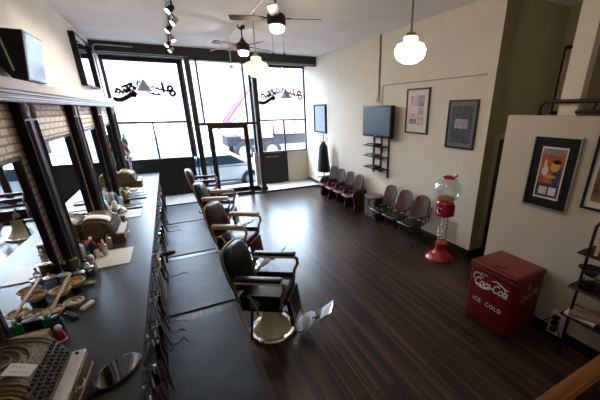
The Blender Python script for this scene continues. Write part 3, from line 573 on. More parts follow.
# ------------------------------------------------------------ barber chairs
def barber_chair(label, L, armm, lower, loc, rz, full=True):
    t = thing('barber_chair', label, 'barber chair', loc, rz, 'barber chairs beside the counter')
    MB().lathe([(.275, 0), (.285, .01), (.285, .035), (.27, .05)], n=36).build('floor_ring', CHROME, t)
    MB().lathe([(.245, .03), (.235, .05), (.195, .085), (.15, .14), (.115, .22), (.10, .31), (.105, .38), (.13, .44)], n=36).build('pedestal', CREAMP, t)
    MB().rbox(-.20, .22, -.20, .20, .38, .43, .015).build('seat_frame', lower, t)
    MB().rbox(-.26, .27, -.245, .245, .43, .56, .045, seg=4).build('seat_cushion', L, t)
    # back: rounded shield tilted backward
    tilt = Matrix.Translation((-.25, 0, .56)) @ RX(radians(-13), 4, 'Y')
    out = []
    for a in range(25):
        th = -pi/2+2*pi*a/24
        c, s = cos(th), sin(th); e = .55
        out.append((.25*math.copysign(abs(c)**e, c), .27+.27*math.copysign(abs(s)**e, s)))
    out = out[:-1]
    def shield(k, d0, d1): return MB().prism([(y*k, .27+(z-.27)*k) for y, z in out], d0, d1, 'x', tilt)
    mb = MB(); n = len(out)
    for k, d in ((.90, -.02), (.97, -.01), (.97, .03), (.90, .06), (.72, .082), (.4, .092)): 
        for y, z in out: mb.bm.verts.new(tilt @ Vector((d, y*k, .27+(z-.27)*k)))
    mb.bm.verts.ensure_lookup_table(); V = mb.bm.verts
    for i in range(5):
        for j in range(n): mb.bm.faces.new([V[i*n+j], V[i*n+(j+1) % n], V[(i+1)*n+(j+1) % n], V[(i+1)*n+j]])
    mb.bm.faces.new([V[j] for j in range(n)]); mb.bm.faces.new([V[5*n+j] for j in range(n)])
    mb.build('backrest', L, t, angle=60)
    shield(1.03, -.045, -.018).build('back_frame', lower, t, angle=50, bevel=.008)
    for s in (-1, 1):
        MB().rbox(-.24, .27, s*.31-.045, s*.31+.045, .80, .845, .02).build('armrest', L if L is GREENL and armm is CREAMP else armm, t)
        MB().rbox(-.235, .265, s*.31-.038, s*.31+.038, .775, .803, .01).build('arm_rail', armm, t)
        MB().tube([(.22, s*.31, .79), (.285, s*.31, .77), (.29, s*.31, .70), (.25, s*.30, .62), (.24, s*.285, .50), (.2, s*.25, .42)], [.02, .022, .02, .018, .018, .02], 10).build('arm_support', lower, t)
        MB().tube([(-.22, s*.31, .79), (-.26, s*.29, .70), (-.25, s*.27, .56), (-.2, s*.24, .42)], .02, 10).build('rear_support', lower, t)
        MB().rbox(-.22, .24, s*.262-.012, s*.262+.012, .40, .60, .01).build('side_panel', L, t)
        MB().tube([(.22, s*.19, .42), (.29, s*.19, .34), (.33, s*.17, .14), (.36, s*.15, .12)], .013, 8).build('leg_rest_bracket', STEEL, t)
    MB().rbox(-.02, .025, -.20, .20, -.34, 0, .012, mtx=Matrix.Translation((.28, 0, .50)) @ RX(radians(-6), 4, 'Y')).build('leg_rest', L, t)
    fm = Matrix.Translation((.50, 0, .14)) @ RX(radians(-28), 4, 'Y')
    fm = Matrix.Translation((-.10, 0, .0)) @ fm
    pts = [(-.11, -.12), (-.06, -.17), (.05, -.175), (.12, -.11), (.135, 0), (.12, .11), (.05, .175), (-.06, .17), (-.11, .12)]
    f = MB().prism(pts, -.008, .008, 'z', fm)
    for i in range(-3, 4):
        for j in range(-4, 5):
            if abs(i)*.03 < .12 and abs(j) < 4+(abs(i) < 3): f.rbox(i*.032-.010, i*.032+.010, j*.033-.010, j*.033+.010, .008, .014, .003, fm, 1)
    f.build('footrest', mat('cast_footrest', (.42, .41, .40), .5, .2, var=.5, scale=90), t)
    MB().cyl((.49, 0, .19), (.62, 0, .24), .015).cyl((.50, -.05, .19), (.50, .05, .19), .012).build('footrest_bar', IRON, t)
    km = Matrix.Translation((.66, 0, .31)) @ RX(radians(-42), 4, 'Y')
    k = MB().rbox(-.10, .10, -.13, .13, -.008, .008, .005, km, 2).build('step_plate', CHROME, t)
    MB().box(-.075, .075, -.105, .105, .0085, .0095, mtx=km).build('plate_face', PAPER, k)
    g = MB().box(-.04, .04, -.07, -.063, .0096, .0105, mtx=km).box(-.04, .04, .063, .07, .0096, .0105, mtx=km)
    for q in range(3): g.box(-.025+q*.02, -.017+q*.02, -.045, .045, .0096, .0105, mtx=km)
    g.build('embossing', STEEL, k)
    MB().tube([(-.05, -.24, .36), (-.02, -.31, .38), (-.02, -.33, .47), (-.07, -.335, .60), (-.10, -.335, .64)], [.012, .012, .013, .013, .017], 8).build('lever', lower, t)
    MB().lathe([(.055, 0), (.055, .02), (.02, .03)], (-.06, -.275, .5), n=14, mtx=RX(pi/2, 4, 'X')).build('hub', lower, t)
    MB().tube([(-.14, -.235, .42), (-.17, -.262, .06)], .017, 8).build('release_bar', IRON, t)
    for c in t.children:
        if c.name.split('.')[0] not in ('floor_ring', 'pedestal', 'footrest', 'footrest_bar', 'step_plate', 'release_bar', 'leg_rest_bracket'): c.data.transform(Matrix.Translation((-.02, 0, .055)))
    t.scale = (1.07,)*3
    return t
barber_chair('dark green leather barber chair on a cream pedestal, closest to the stairs', GREENL, CREAMP, mat('cream_enamel_frame', (.22, .195, .135), .35), (.77, 3.33, 0), radians(-33))
barber_chair('reddish brown leather barber chair with tan arms between the two green chairs', BROWNL, TANWOOD, mat('tan_frame', (.40, .30, .18), .4), (.77, 5.22, 0), radians(-34))
barber_chair('small looking green barber chair with tan arms behind the reddish brown one', GREENL, TANWOOD, mat('grey_green_frame', (.22, .25, .20), .35), (.74, 7.15, 0), radians(-20))
barber_chair('farthest barber chair, brown with a pale rim, beside the entry door', BROWNL, BROWNL, mat('pale_rim_frame', (.36, .30, .27), .35), (.66, 9.10, 0), radians(-8))

# ------------------------------------------------------------ theatre seats along the right wall
def theatre_seat(label, backm, seatm, loc, group, arms=(1, 1), open_iron=True):
    # local: faces -x ; wall at +x
    t = thing('theatre_seat', label, 'chair', loc, 0, group)
    def back(u, v):
        y = -.225+.45*u; z = .48+.50*v; edge = abs(2*u-1)
        if v > .7: y *= 1-.16*((v-.7)/.3)**2
        x = .20+.10*v-.05*(edge**2)
        return (x, y, z - (.05*edge**3*v if v > .6 else 0))
    MB().grid(back, 14, 12).build('backrest', backm, t, solid=.016, angle=70)
    MB().rbox(-.26, .17, -.215, .215, .41, .455, .02, seg=3).build('seat', seatm, t)
    MB().rbox(-.24, .15, -.19, .19, .395, .412, .004, seg=1).build('seat_pan', backm, t)
    for s, a in zip((-1, 1), arms):
        if not a: continue
        y = s*.262
        f = MB()
        if open_iron:
            f.tube([(-.22, y, .012), (-.16, y, .10), (-.06, y, .30), (.0, y, .44), (.02, y, .62)], .015, 6).tube([(.22, y, .012), (.14, y, .12), (.02, y, .32), (-.03, y, .45)], .015, 6).tube([(.02, y, .44), (.20, y, .52), (.26, y, .80)], .013, 6)
            f.box(-.26, -.18, y-.025, y+.025, 0, .018).box(.18, .26, y-.025, y+.025, 0, .018).tube([(-.07, y, .22), (.0, y, .16), (.08, y, .22), (.0, y, .27)], .010, 6, closed=True)
        else:
            f.prism([(-.13, 0), (.20, 0), (.28, .45), (.29, .60), (-.10, .60), (-.16, .45), (-.08, .2)], y-.018, y+.018, 'y')
        f.build('leg_frame', IRON if open_iron else CHAIRD, t)
        MB().rbox(-.24, .18, y-.025, y+.025, .615, .642, .01).build('armrest', backm, t)
    return t
la = ['maroon seated theatre chair at the far end, beneath the coats', 'maroon seated theatre chair second from the coats', 'maroon seated theatre chair third from the coats', 'maroon seated theatre chair touching the small drawer cabinet']
for k, l in enumerate(la): theatre_seat(l, CHAIRD, MAROON, (4.26, 8.87-.53*k, 0), 'maroon theatre seats along the wall', (1, 1) if k == 0 else (1, 0), False)
lb = ['black seated wooden theatre chair beside the small drawer cabinet', 'black seated wooden theatre chair, middle of its row of three', 'black seated wooden theatre chair nearest the gumball machine']
for k, l in enumerate(lb): theatre_seat(l, CHAIRW, BVINYL, (4.24, 5.80-.545*k, 0), 'black theatre seats along the wall', (1, 1) if k == 0 else (1, 0), True)
# small cabinet
t = thing('drawer_cabinet', 'small ornate drawer cabinet with a pinkish top between the seat rows', 'cabinet', (4.46, 6.40, 0))
CABW = mat('carved_grey_brown', (.07, .045, .033), .45, var=.4, scale=25, bump=.4)
MB().box(-.19, .20, -.25, .25, .05, .56).build('body', CABW, t); MB().rbox(-.205, .205, -.265, .265, .56, .59, .008).build('top', mat('pink_brown_top', (.10, .055, .05), .4, var=.3, scale=20), t)
for s in (-1, 1):
    for q in (-1, 1): MB().box(q*.17-.02, q*.17+.02, s*.22-.02, s*.22+.02, 0, .05).build('leg', CABW, t)
for j in range(3):
    for q in (0, 1):
        d = MB().rbox(-.205, -.19, -.235+q*.24, -.01+q*.24, .08+.155*j, .215+.155*j, .005).build('drawer', mat('drawer_face', (.07, .045, .034), .4, var=.3, scale=30), t)
        MB().ball((-.215, -.12+q*.24, .147+.155*j), .014).build('knob', BRASSP, d)

# ------------------------------------------------------------ gumball machine
t = thing('gumball_machine', 'red gumball machine with a clear glass globe and wire spiral stand', 'gumball machine', (4.22, 3.85, 0))
MB().lathe([(.265, 0), (.275, .015), (.26, .04), (.18, .10), (.125, .14), (.11, .19), (.115, .26), (.125, .30), (.10, .32)], n=28).build('base', REDB, t)
s_ = MB().cyl((0, 0, .3), (0, 0, .86), .012)
s_.tube([(.085*cos(a*.5), .085*sin(a*.5), .31+.55*a/100) for a in range(101)], .006, 6)
for a in range(4): s_.cyl((.09*cos(a*pi/2), .09*sin(a*pi/2), .3), (.09*cos(a*pi/2), .09*sin(a*pi/2), .86), .007, n=6)
s_.build('spiral_stand', CHROME, t)
MB().rbox(-.13, .13, -.13, .13, .84, 1.09, .03).lathe([(.15, 1.07), (.16, 1.10), (.14, 1.13)], n=24).build('dispenser', REDB, t)
MB().rbox(-.135, -.12, -.05, .05, .90, 1.02, .005).build('coin_plate', CHROME, t)
MB().box(-.139, -.135, -.03, .03, .93, .99).cyl((-.15, 0, .955), (-.135, 0, .955), .018).build('coin_knob', IRON, t)
MB().ball((0, 0, 1.33), .25, n=32, m=20).build('globe', JARG, t)
gb = MB(); r_ = random.Random(5)
for i in range(150):
    a = r_.random()*6.28; q = r_.random()**.5*.15; z = 1.135+r_.random()*.06
    gb.ball((q*cos(a), q*sin(a), z), .016, n=6, m=4)
o = gb.build('gumballs', mat('mixed_gumballs', (.55, .08, .03), .3, col2=(.75, .5, .15), scale=40), t); o['kind'] = 'stuff'
MB().lathe([(.12, 1.545), (.11, 1.57), (.05, 1.595), (.0001, 1.60)], n=24).build('lid', REDB, t)
MB().ball((.10, -.08, 1.60), .035).build('lid_knob', CHROME, t)
t = thing('air_vent', 'white wall vent low on the wall behind the gumball machine', 'vent', (XR, 4.03, .40))
v = MB().box(-.012, 0, -.15, .15, -.20, .20); v.build('frame', WALLC, t)
v = MB()
for j in range(12): v.box(-.018, -.012, -.13, .13, -.18+j*.032, -.162+j*.032)
v.build('louvres', mat('vent_grey', (.42, .39, .33), .5), t)

# ------------------------------------------------------------ ice cooler
t = thing('ice_cooler', 'red metal ice cooler chest with white script lettering against the partial wall', 'cooler', (3.53, 2.08, 0))
MB().rbox(-.29, .29, -.31, .31, .02, .80, .025).build('body', RED, t)
MB().rbox(-.30, .30, -.32, .32, .785, .845, .018).build('lid', RED, t)
MB().box(-.26, .26, -.29, .29, .845, .852).build('lid_panel', mat('lid_brown_red', (.17, .035, .022), .45, var=.1), t)
MB().tube([(-.13, -.07, .856), (-.19, -.06, .862), (-.21, 0, .864), (-.19, .06, .862), (-.13, .07, .856)], .009, 6).build('handle', mat('dark_handle', (.08, .02, .015), .3), t)
MB().box(-.304, -.298, -.315, .315, .772, .783).build('lid_trim', STEEL, t)
for x in (-.24, .24):
    for y in (-.26, .26): MB().cyl((x, y, 0), (x, y, .025), .025).build('foot', IRON, t)
LET = mat('white_lettering', (.72, .68, .66), .5)
fr_ = Matrix.Translation((-.3035, 0, 0)) @ Matrix(((0, 0, -1, 0), (-1, 0, 0, 0), (0, 1, 0, 0), (0, 0, 0, 1)))
sc = text_mesh('script_lettering', 'Coca-Cola', .145, LET, fr_ @ Matrix.Translation((-.0, .590, -.012)) @ Matrix.Diagonal((.82, 1.15, 1, 1)), t, .003, .35, .92, .001)
sw = MB(); sw.tube([fr_ @ Vector(p) for p in ((-.235, .60, -.01), (-.25, .65, -.01), (-.22, .70, -.01), (-.17, .705, -.01), (-.10, .665, -.01))], [.004, .008, .009, .007, .004], 5)
sw.tube([fr_ @ Vector(p) for p in ((-.20, .535, -.01), (-.10, .525, -.01), (-.04, .535, -.01), (.0, .555, -.01))], [.005, .009, .008, .003], 5)
sw.tube([fr_ @ Vector(p) for p in ((.02, .68, -.01), (.08, .70, -.01), (.14, .68, -.01), (.20, .655, -.01), (.25, .66, -.01))], [.005, .008, .008, .008, .004], 5).build('lettering_swash', LET, t)
text_mesh('small_word', 'DRINK', .030, LET, fr_ @ Matrix.Translation((-.10, .715, -.012)), t, .002, 0, 1.2)
text_mesh('lettering_ice', 'ICE', .078, LET, fr_ @ Matrix.Translation((-.150, .325, -.012)), t, .003, 0, 1.12, .0)
text_mesh('lettering_cold', 'COLD', .078, LET, fr_ @ Matrix.Translation((.09, .325, -.012)), t, .003, 0, 1.12, .0)
fs_ = Matrix.Translation((0, -.322, 0)) @ Matrix(((1, 0, 0, 0), (0, 0, -1, 0), (0, 1, 0, 0), (0, 0, 0, 1)))
LETD = mat('faded_lettering', (.35, .22, .20), .5)
text_mesh('script_lettering', 'Coca-Cola', .10, LETD, fs_ @ Matrix.Translation((.02, .56, 0)) @ Matrix.Rotation(radians(14), 4, 'Z') @ Matrix.Diagonal((.85, 1.3, 1, 1)), t, .003, .4, .92, .002)
MB().ball((0, -.314, .66), .03, .006, .035).cyl((0, -.314, .69), (0, -.314, .73), .008).build('emblem', LETD, t)
MB().rbox(-.10, .10, -.325, -.31, .30, .40, .01).build('bottle_opener', mat('dark_red_recess', (.07, .004, .006), .4), t)

# ------------------------------------------------------------ things on the right wall
def framed(name, label, cat, y, z, w_, h_, x, fm, matm, art, th=.03, fw=.035, mw=.06):
    t = thing(name, label, cat, (x, y, z))
    H, W_ = h_/2, w_/2
    MB().box(-th, 0, -W_, W_, H-fw, H).box(-th, 0, -W_, W_, -H, -H+fw).box(-th, 0, -W_, -W_+fw, -H+fw, H-fw).box(-th, 0, W_-fw, W_, -H+fw, H-fw).build('frame', fm, t, smooth=False)
    MB().box(-th*.5, -th*.3, -W_+fw, W_-fw, -H+fw, H-fw).build('mat_board', matm, t, smooth=False)
    for k_, (nm, m_, (a, b, c, d)) in enumerate(art):   # fractions: y grows to the far side ; a,b along y; c,d along z
        MB().box(-th*.5-.003-.001*k_, -th*.5, a*w_-W_, b*w_-W_, c*h_-H, d*h_-H).build(nm, m_, t, smooth=False)
    return t
PK = mat('pink_print', (.50, .22, .25), .5, col2=(.75, .6, .55), scale=14); GR = mat('grey_print', (.10, .10, .14), .5, col2=(.5, .47, .45), scale=18); TN = mat('tan_print', (.4, .22, .12), .5, col2=(.7, .55, .4), scale=16)
CRM = mat('cream_mat', (.70, .62, .56), .5)
framed('framed_photographs', 'black framed collage with a cream mat beside the television', 'picture', 5.32, 2.645, .70, .90, XR, BLACKP, CRM,
       [('photo', PK, (.52, .82, .62, .84)), ('photo', GR, (.22, .48, .60, .84)), ('photo', TN, (.24, .44, .40, .58)), ('photo', PK, (.50, .84, .36, .46)), ('photo', GR, (.52, .82, .22, .34)), ('photo', TN, (.22, .46, .20, .38))])
framed('framed_photograph', 'black framed dark crowd photograph with a grey mat, above the gumball machine', 'picture', 4.12, 2.425, .66, .84, XR, BLACKP, mat('grey_mat', (.16, .155, .14), .5),
       [('photo', mat('crowd_print', (.004, .005, .008), .5, col2=(.10, .11, .11), scale=26), (.15, .85, .12, .88)), ('highlight', mat('pink_centre', (.26, .12, .13), .5, col2=(.5, .5, .5), scale=30), (.28, .72, .42, .62))], mw=.05)
framed('wall_panel', 'pale blue glass fronted panel in a dark frame above the coats', 'panel', 10.2, 2.39, .95, .92, XR, BLACKP, mat('pale_blue_glass', (.22, .27, .32), .3), [('sheet', mat('sheet_print', (.20, .25, .30), .3, col2=(.30, .34, .38), scale=9), (.1, .9, .08, .92))], th=.06, fw=.05)
# poster on the partial wall
t = framed('framed_poster', 'orange poster in a silver frame with a wide black mat, above the red cooler', 'poster', 1.995, 1.985, .51, .83, 3.85, mat('silver_frame', (.45, .45, .43), .3, .6), BLACKP, [('margin', CRM, (.22, .78, .14, .86))], fw=.012)
OR = mat('poster_orange', (.42, .09, .035), .5, var=.2); YL = mat('poster_yellow', (.6, .33, .05), .5); BLU = mat('poster_blue', (.03, .05, .10), .5)
q = lambda a, b, c, d, m_, nm, e=.004: MB().box(-.015-e, -.014, (a-.5)*.51, (b-.5)*.51, (c-.5)*.83, (d-.5)*.83).build(nm, m_, t, smooth=False)
q(.25, .75, .165, .835, OR, 'print', .0045)
q(.26, .74, .755, .83, mat('poster_teal', (.08, .14, .15), .5, col2=(.35, .3, .2), scale=60), 'title_band', .005)
q(.25, .75, .17, .36, BLU, 'lower_band', .005); q(.30, .46, .20, .31, CRM, 'lower_panel', .0055); q(.50, .68, .20, .31, mat('poster_pinkcream', (.55, .30, .25), .5, col2=(.7, .6, .5), scale=40), 'lower_panel', .0055)
def blob(cy, cz, ry, rz, m_, nm, e): 
    MB().prism([((cy-.5)*.51+ry*cos(a*pi/8), (cz-.5)*.83+rz*sin(a*pi/8)) for a in range(16)], -.015-e, -.014, 'x').build(nm, m_, t, smooth=False)
blob(.36, .48, .05, .12, BLU, 'dark_shape', .0055); blob(.42, .60, .05, .06, YL, 'yellow_shape', .006); blob(.40, .665, .045, .025, BLACKP, 'black_shape', .0065); blob(.62, .53, .035, .06, CRM, 'cream_shape', .006); blob(.64, .63, .014, .05, CRM, 'cream_shape', .006); blob(.50, .46, .07, .02, YL, 'yellow_shape', .0062)
framed('framed_poster', 'black framed picture beside the orange poster, cut by the photo edge', 'poster', 1.36, 2.06, .50, .76, 3.85, BLACKP, CRM, [('print', mat('dark_print', (.04, .03, .03), .5, col2=(.4, .2, .08), scale=9), (.1, .86, .12, .88))], fw=.025)

# television on the right wall
t = thing('television', 'flat black television mounted on the long wall beneath the conduit', 'television', (4.50, 6.50, 2.41))
MB().rbox(-.06, .05, -.59, .59, -.36, .36, .012).build('housing', BLACKP, t)
MB().box(-.063, -.060, -.55, .55, -.30, .325).build('screen', mat('tv_screen', (.04, .06, .07), .35, spec=.4), t)
MB().box(.05, .165, -.15, .15, -.12, .12).build('bracket', IRON, t)
MB().box(-.064, -.06, -.03, .03, -.322, -.312).build('logo', STEEL, t)
# bracket shelves under it
t = thing('wall_shelf', 'black three tier bracket shelf on the wall below the television', 'shelf', (XR, 6.55, 0))
for y, z0 in ((-.31, 1.06), (.0, 1.16), (.33, 1.12)): MB().box(-.03, 0, y-.022, y+.022, z0, 2.08).build('upright', IRON, t, smooth=False)
for z in (1.82, 1.56, 1.27): MB().rbox(-.30, -.03, -.33, .42, z, z+.02, .004, seg=1).build('shelf_board', BLACKP, t)
for z, l, y in ((1.84, 'black media box on the top tier of the bracket shelf', 6.62), (1.58, 'grey media box on the middle tier of the bracket shelf', 6.66), (1.29, 'dark media box on the bottom tier of the bracket shelf', 6.60)):
    b = thing('media_box', l, 'electronics', (4.50, y, z)); MB().rbox(-.11, .11, -.18, .18, 0, .05, .006).build('body', mat('grey_plastic', (.12, .12, .12), .4) if 'grey' in l else BLACKP, b); MB().box(-.112, -.11, -.1, .1, .015, .03).build('display', STEEL, b)
# conduits
CND = mat('painted_conduit', (.44, .38, .30), .5)
tag(MB().tube([(XR-.012, 6.76, ZC), (XR-.012, 6.76, 2.9)], .012).tube([(XR-.012, 6.72, ZC), (XR-.012, 6.72, 3.0)], .006).build('wall_conduit', mat('dark_conduit', (.20, .16, .12), .5)), 'dark vertical conduit running up the wall from the television', 'conduit')
tag(MB().tube([(XR-.012, 6.60, 2.75), (XR-.012, 6.60, 3.19), (XR-.012, 6.57, 3.217), (XR-.012, 3.76, 3.217)], .010).ball((XR-.012, 3.75, 3.217), .018).build('wall_conduit', CND), 'thin painted conduit running level across the long wall', 'conduit')
tag(MB().rbox(XR-.05, XR, 6.70, 6.80, 2.86, 2.96, .008).build('junction_box', CND), 'small square junction box above the television', 'outlet')
tag(MB().tube([(XR-.012, 3.75, 3.217), (XR-.012, 3.75, 3.219)], .01).build('conduit_cap', IRON), 'dark end cap of the level conduit', 'cap')

# coat stand with coats
t = thing('coat_stand', 'wooden coat stand in the corner beside the theatre seats', 'coat stand', (4.40, 9.44, 0))
CW = mat('yellowed_wood', (.45, .30, .10), .4)
MB().cyl((0, 0, .05), (0, 0, 1.86), .022).lathe([(.02, 1.85), (.035, 1.88), (.0001, 1.93)]).build('pole', CW, t)
for a in range(4): c, s = cos(a*pi/2+.6), sin(a*pi/2+.6); MB().tube([(0, 0, 1.70), (.10*c, .10*s, 1.70), (.16*c, .16*s, 1.78), (.15*c, .15*s, 1.85)], .01, 6).build('hook', IRON if a % 2 else CW, t)
for a in range(4): c, s = cos(a*pi/2+.3), sin(a*pi/2+.3); MB().tube([(0, 0, .25), (.10*c, .10*s, .12), (.2*c, .2*s, .016)], .016, 6).build('leg', IRON, t)
def coat(u, v):
    a = 2*pi*u; r = .14+.10*v+.02*sin(a*5+v*3)*v
    if v < .12: r *= v/.12*.6+.4
    return (4.40+r*cos(a)*.8, 9.44+r*1.05*sin(a), 1.68-.95*v)
o = MB().grid(coat, 32, 14).build('hanging_coat', mat('black_cloth', (.012, .016, .022), .8), solid=.01); tag(o, 'black coat hanging from the corner coat stand', 'coat')

# ------------------------------------------------------------ left wall: television box and framed mirror
t = thing('television', 'deep black box television high on the left wall above the ledge', 'television', (0, 4.29, 0))
MB().prism([(-1.10, 2.97), (-1.035, 3.40), (-1.36, 3.40), (-1.33, 3.2), (-1.205, 2.97)], 0, .56, 'y').build('housing', BLACKP, t, bevel=.006)
MB().prism([(-1.104, 2.985), (-1.094, 2.985), (-1.031, 3.385), (-1.041, 3.385)], .03, .53, 'y').build('screen', mat('glossy_screen', (.42, .48, .54), .10, .6), t)
MB().prism([(-1.104, 2.972), (-1.096, 2.972), (-1.031, 3.398), (-1.04, 3.398)], .0, .03, 'y').build('bezel', mat('grey_bezel', (.18, .17, .19), .3), t)
MB().box(-1.39, -1.25, .2, .36, 3.2, 3.34).build('bracket', IRON, t)
MB().prism([(-1.19, 3.05), (-1.175, 3.05), (-1.20, 3.33), (-1.215, 3.33)], -.006, 0, 'y').build('side_glare', mat('pale_green_glare', (.45, .6, .52), .3), t)  # glare line on the dark side, painted on as a thin pale strip
t = thing('wall_mirror', 'framed mirror hung on the plaster between the television and window', 'mirror', (XL-.02, 0, 0))
fm = Matrix.Translation((0.0, 8.35, 3.64))
MB().box(0, .10, -.04, 0, -.48, .46, mtx=fm).box(0, .10, 1.5, 1.54, -.48, .46, mtx=fm).box(0, .10, 0, 1.5, .42, .46, mtx=fm).box(0, .10, 0, 1.5, -.48, -.45, mtx=fm).build('frame', BLACKP, t)
MB().box(0.04, .05, 0, 1.5, -.45, .42, mtx=fm).build('glass', MIRROR, t)

# pipe at the corner of the soffit
tag(MB().tube([(XL+.06, 10.36, 2.98), (XL+.06, 10.36, 4.12), (XL+.08, 10.36, 4.18), (XL+.14, 10.36, 4.20), (-.45, 10.38, 4.20)], .014).build('electrical_pipe', mat('pale_pipe', (.42, .42, .40), .4)), 'pale pipe bending along the dark soffit above the front window', 'pipe')
# window cone lamps
def cone_lamp(x, y, zc, lb, cz=4.12):
    t = thing('pendant_lamp', lb, 'lamp', (x, y, cz), 0, 'cone lamps in the display windows')
    MB().cyl((0, 0, 0), (0, 0, zc-cz+.15), .012, n=6).build('cord', IRON, t)
    MB().lathe([(.012, zc-cz+.24), (.03, zc-cz+.20), (.23, zc-cz-.06), (.225, zc-cz-.07), (.015, zc-cz+.18)], n=22).build('shade', mat('dull_grey_shade', (.42, .40, .38), .45), t)
cone_lamp(-.40, 11.0, 3.27, 'grey cone pendant lamp over the first display window'); cone_lamp(3.74, 11.0, 3.13, 'grey cone pendant lamp over the display window with the platform')

# ------------------------------------------------------------ ceiling lights and fans
GLOW = mat('opal_glass_lit', (1, .95, .85), .3, emit=16, ecol=(1, .93, .80))
GLOWF = mat('opal_glass_far', (.9, .84, .72), .3, emit=.75, ecol=(1, .93, .76))
def lamp(loc, power, r, col=(1, .80, .55), parent=None, nm='bulb'):
    l = bpy.data.lights.new(nm, 'POINT'); l.energy = power; l.shadow_soft_size = r; l.color = col
    o = bpy.data.objects.new(nm, l); COL.objects.link(o); o.location = loc
    if parent is not None: o.parent = parent
    return o
def globe(x, y, zg, r, label, gm, power, cz=ZC):
    t = thing('pendant_lamp', label, 'lamp', (x, y, cz), 0, 'schoolhouse globe pendants')
    d = zg-cz
    MB().lathe([(.07, 0), (.07, -.015), (.03, -.035)], n=18).build('canopy', BRASSP if gm is GLOW and y < 4 else WHITE, t)
    MB().cyl((0, 0, -.03), (0, 0, d+r*.86), .011, n=8).build('rod', BRASSP if gm is GLOW and y < 4 else mat('cream_rod', (.5, .42, .30), .4), t)
    MB().lathe([(.02, d+r*1.15), (.05, d+r*1.05), (.06, d+r*.86)], n=18).build('fitter', BRASSP if gm is GLOW and y < 4 else mat('cream_fitter', (.42, .34, .24), .4), t)
    MB().lathe([(r*.42, d+r*.86), (r*.45, d+r*.55), (r*.85, d+r*.42), (r, d+r*.12), (r*.99, d-r*.15), (r*.82, d-r*.42), (r*.5, d-r*.62), (r*.2, d-r*.70), (.0001, d-r*.71)], n=30).build('globe', gm, t, angle=70)
    lamp((0, 0, d-r*.8-.06), power, .12, parent=t)
    return t
globe(2.45, 2.98, 3.275, .165, 'brightest glass globe pendant on a brass rod, closest to the stairs', GLOW, 5)
globe(1.66, 6.43, 3.42, .22, 'glowing globe pendant in the middle of the ceiling', GLOWF, 25)
globe(1.61, 8.63, 3.46, .21, 'farthest faint globe pendant before the entry door', GLOWF, 15)
globe(1.6, -1.6, 3.4, .17, 'added fill globe over the mezzanine, unseen behind the viewer', GLOW, 12)  # unseen lamp, added as fill light from behind the viewer
globe(5.2, 1.2, 3.6, .14, 'glass globe pendant in the recess behind the partial wall', GLOW, 4)
FANM = mat('dark_fan_metal', (.022, .016, .012), .35); BLADE = mat('dark_walnut_blade', (.035, .022, .016), .4)
def fan(x, y, ang, label, zb=3.93):
    t = thing('ceiling_fan', label, 'fan', (x, y, ZC), radians(ang), 'ceiling fans')
    d = zb-ZC
    MB().lathe([(.08, 0), (.075, -.05), (.03, -.08)], n=18).build('canopy', FANM, t)
    MB().cyl((0, 0, -.05), (0, 0, d+.1), .014).lathe([(.02, d+.16), (.05, d+.10), (.09, d+.06)], n=18).build('rod', FANM, t)
    MB().lathe([(.05, d+.07), (.12, d+.05), (.135, d+.02), (.135, d-.07), (.11, d-.09)], n=26).build('motor', FANM, t)
    MB().lathe([(.10, d-.09), (.105, d-.10), (.10, d-.155), (.07, d-.175), (.0001, d-.18)], n=26).build('light_shade', GLOW, t)
    for k in range(4):
        m4 = RX(k*pi/2, 4, 'Z') @ Matrix.Translation((0, 0, d)) @ RX(radians(13), 4, 'X')
        MB().prism([(.17, -.045), (.26, -.065), (.60, -.07), (.66, -.06), (.66, .06), (.60, .07), (.26, .065), (.17, .045)], -.004, .004, 'z', m4).build('blade', BLADE, t)
        MB().box(.10, .22, -.02, .02, -.008, .008, m4).build('blade_iron', FANM, t)
    for s in (-1, 1): MB().cyl((.08*s, .05, d-.09), (.08*s, .05, d-.42), .003, n=5).ball((.08*s, .05, d-.44), .012, .012, .02, n=8, m=6).build('pull_chain', FANM, t)
    lamp((0, 0, d-.26), 12, .08, parent=t)
fan(1.65, 5.05, -22, 'dark ceiling fan with a lit drum light, closer to the stairs'); fan(1.66, 7.40, 20, 'dark ceiling fan with a lit drum light, behind the glowing globe')
tag(MB().tube([(1.62, 4.6, ZC-.015), (1.62, 10.2, ZC-.015), (1.50, 10.36, ZC-.02), (1.42, 10.40, ZC-.06)], .022, 8).build('ceiling_conduit', mat('white_conduit', (.85, .83, .80), .4)), 'straight white conduit along the ceiling between the fans', 'conduit')
tag(MB().box(2.6, 3.0, 10.0, 10.05, ZC-.03, ZC).build('ceiling_bracket', mat('white_conduit2', (.6, .6, .58), .4)), 'small pale strip fixed to the ceiling by the soffit', 'bracket')
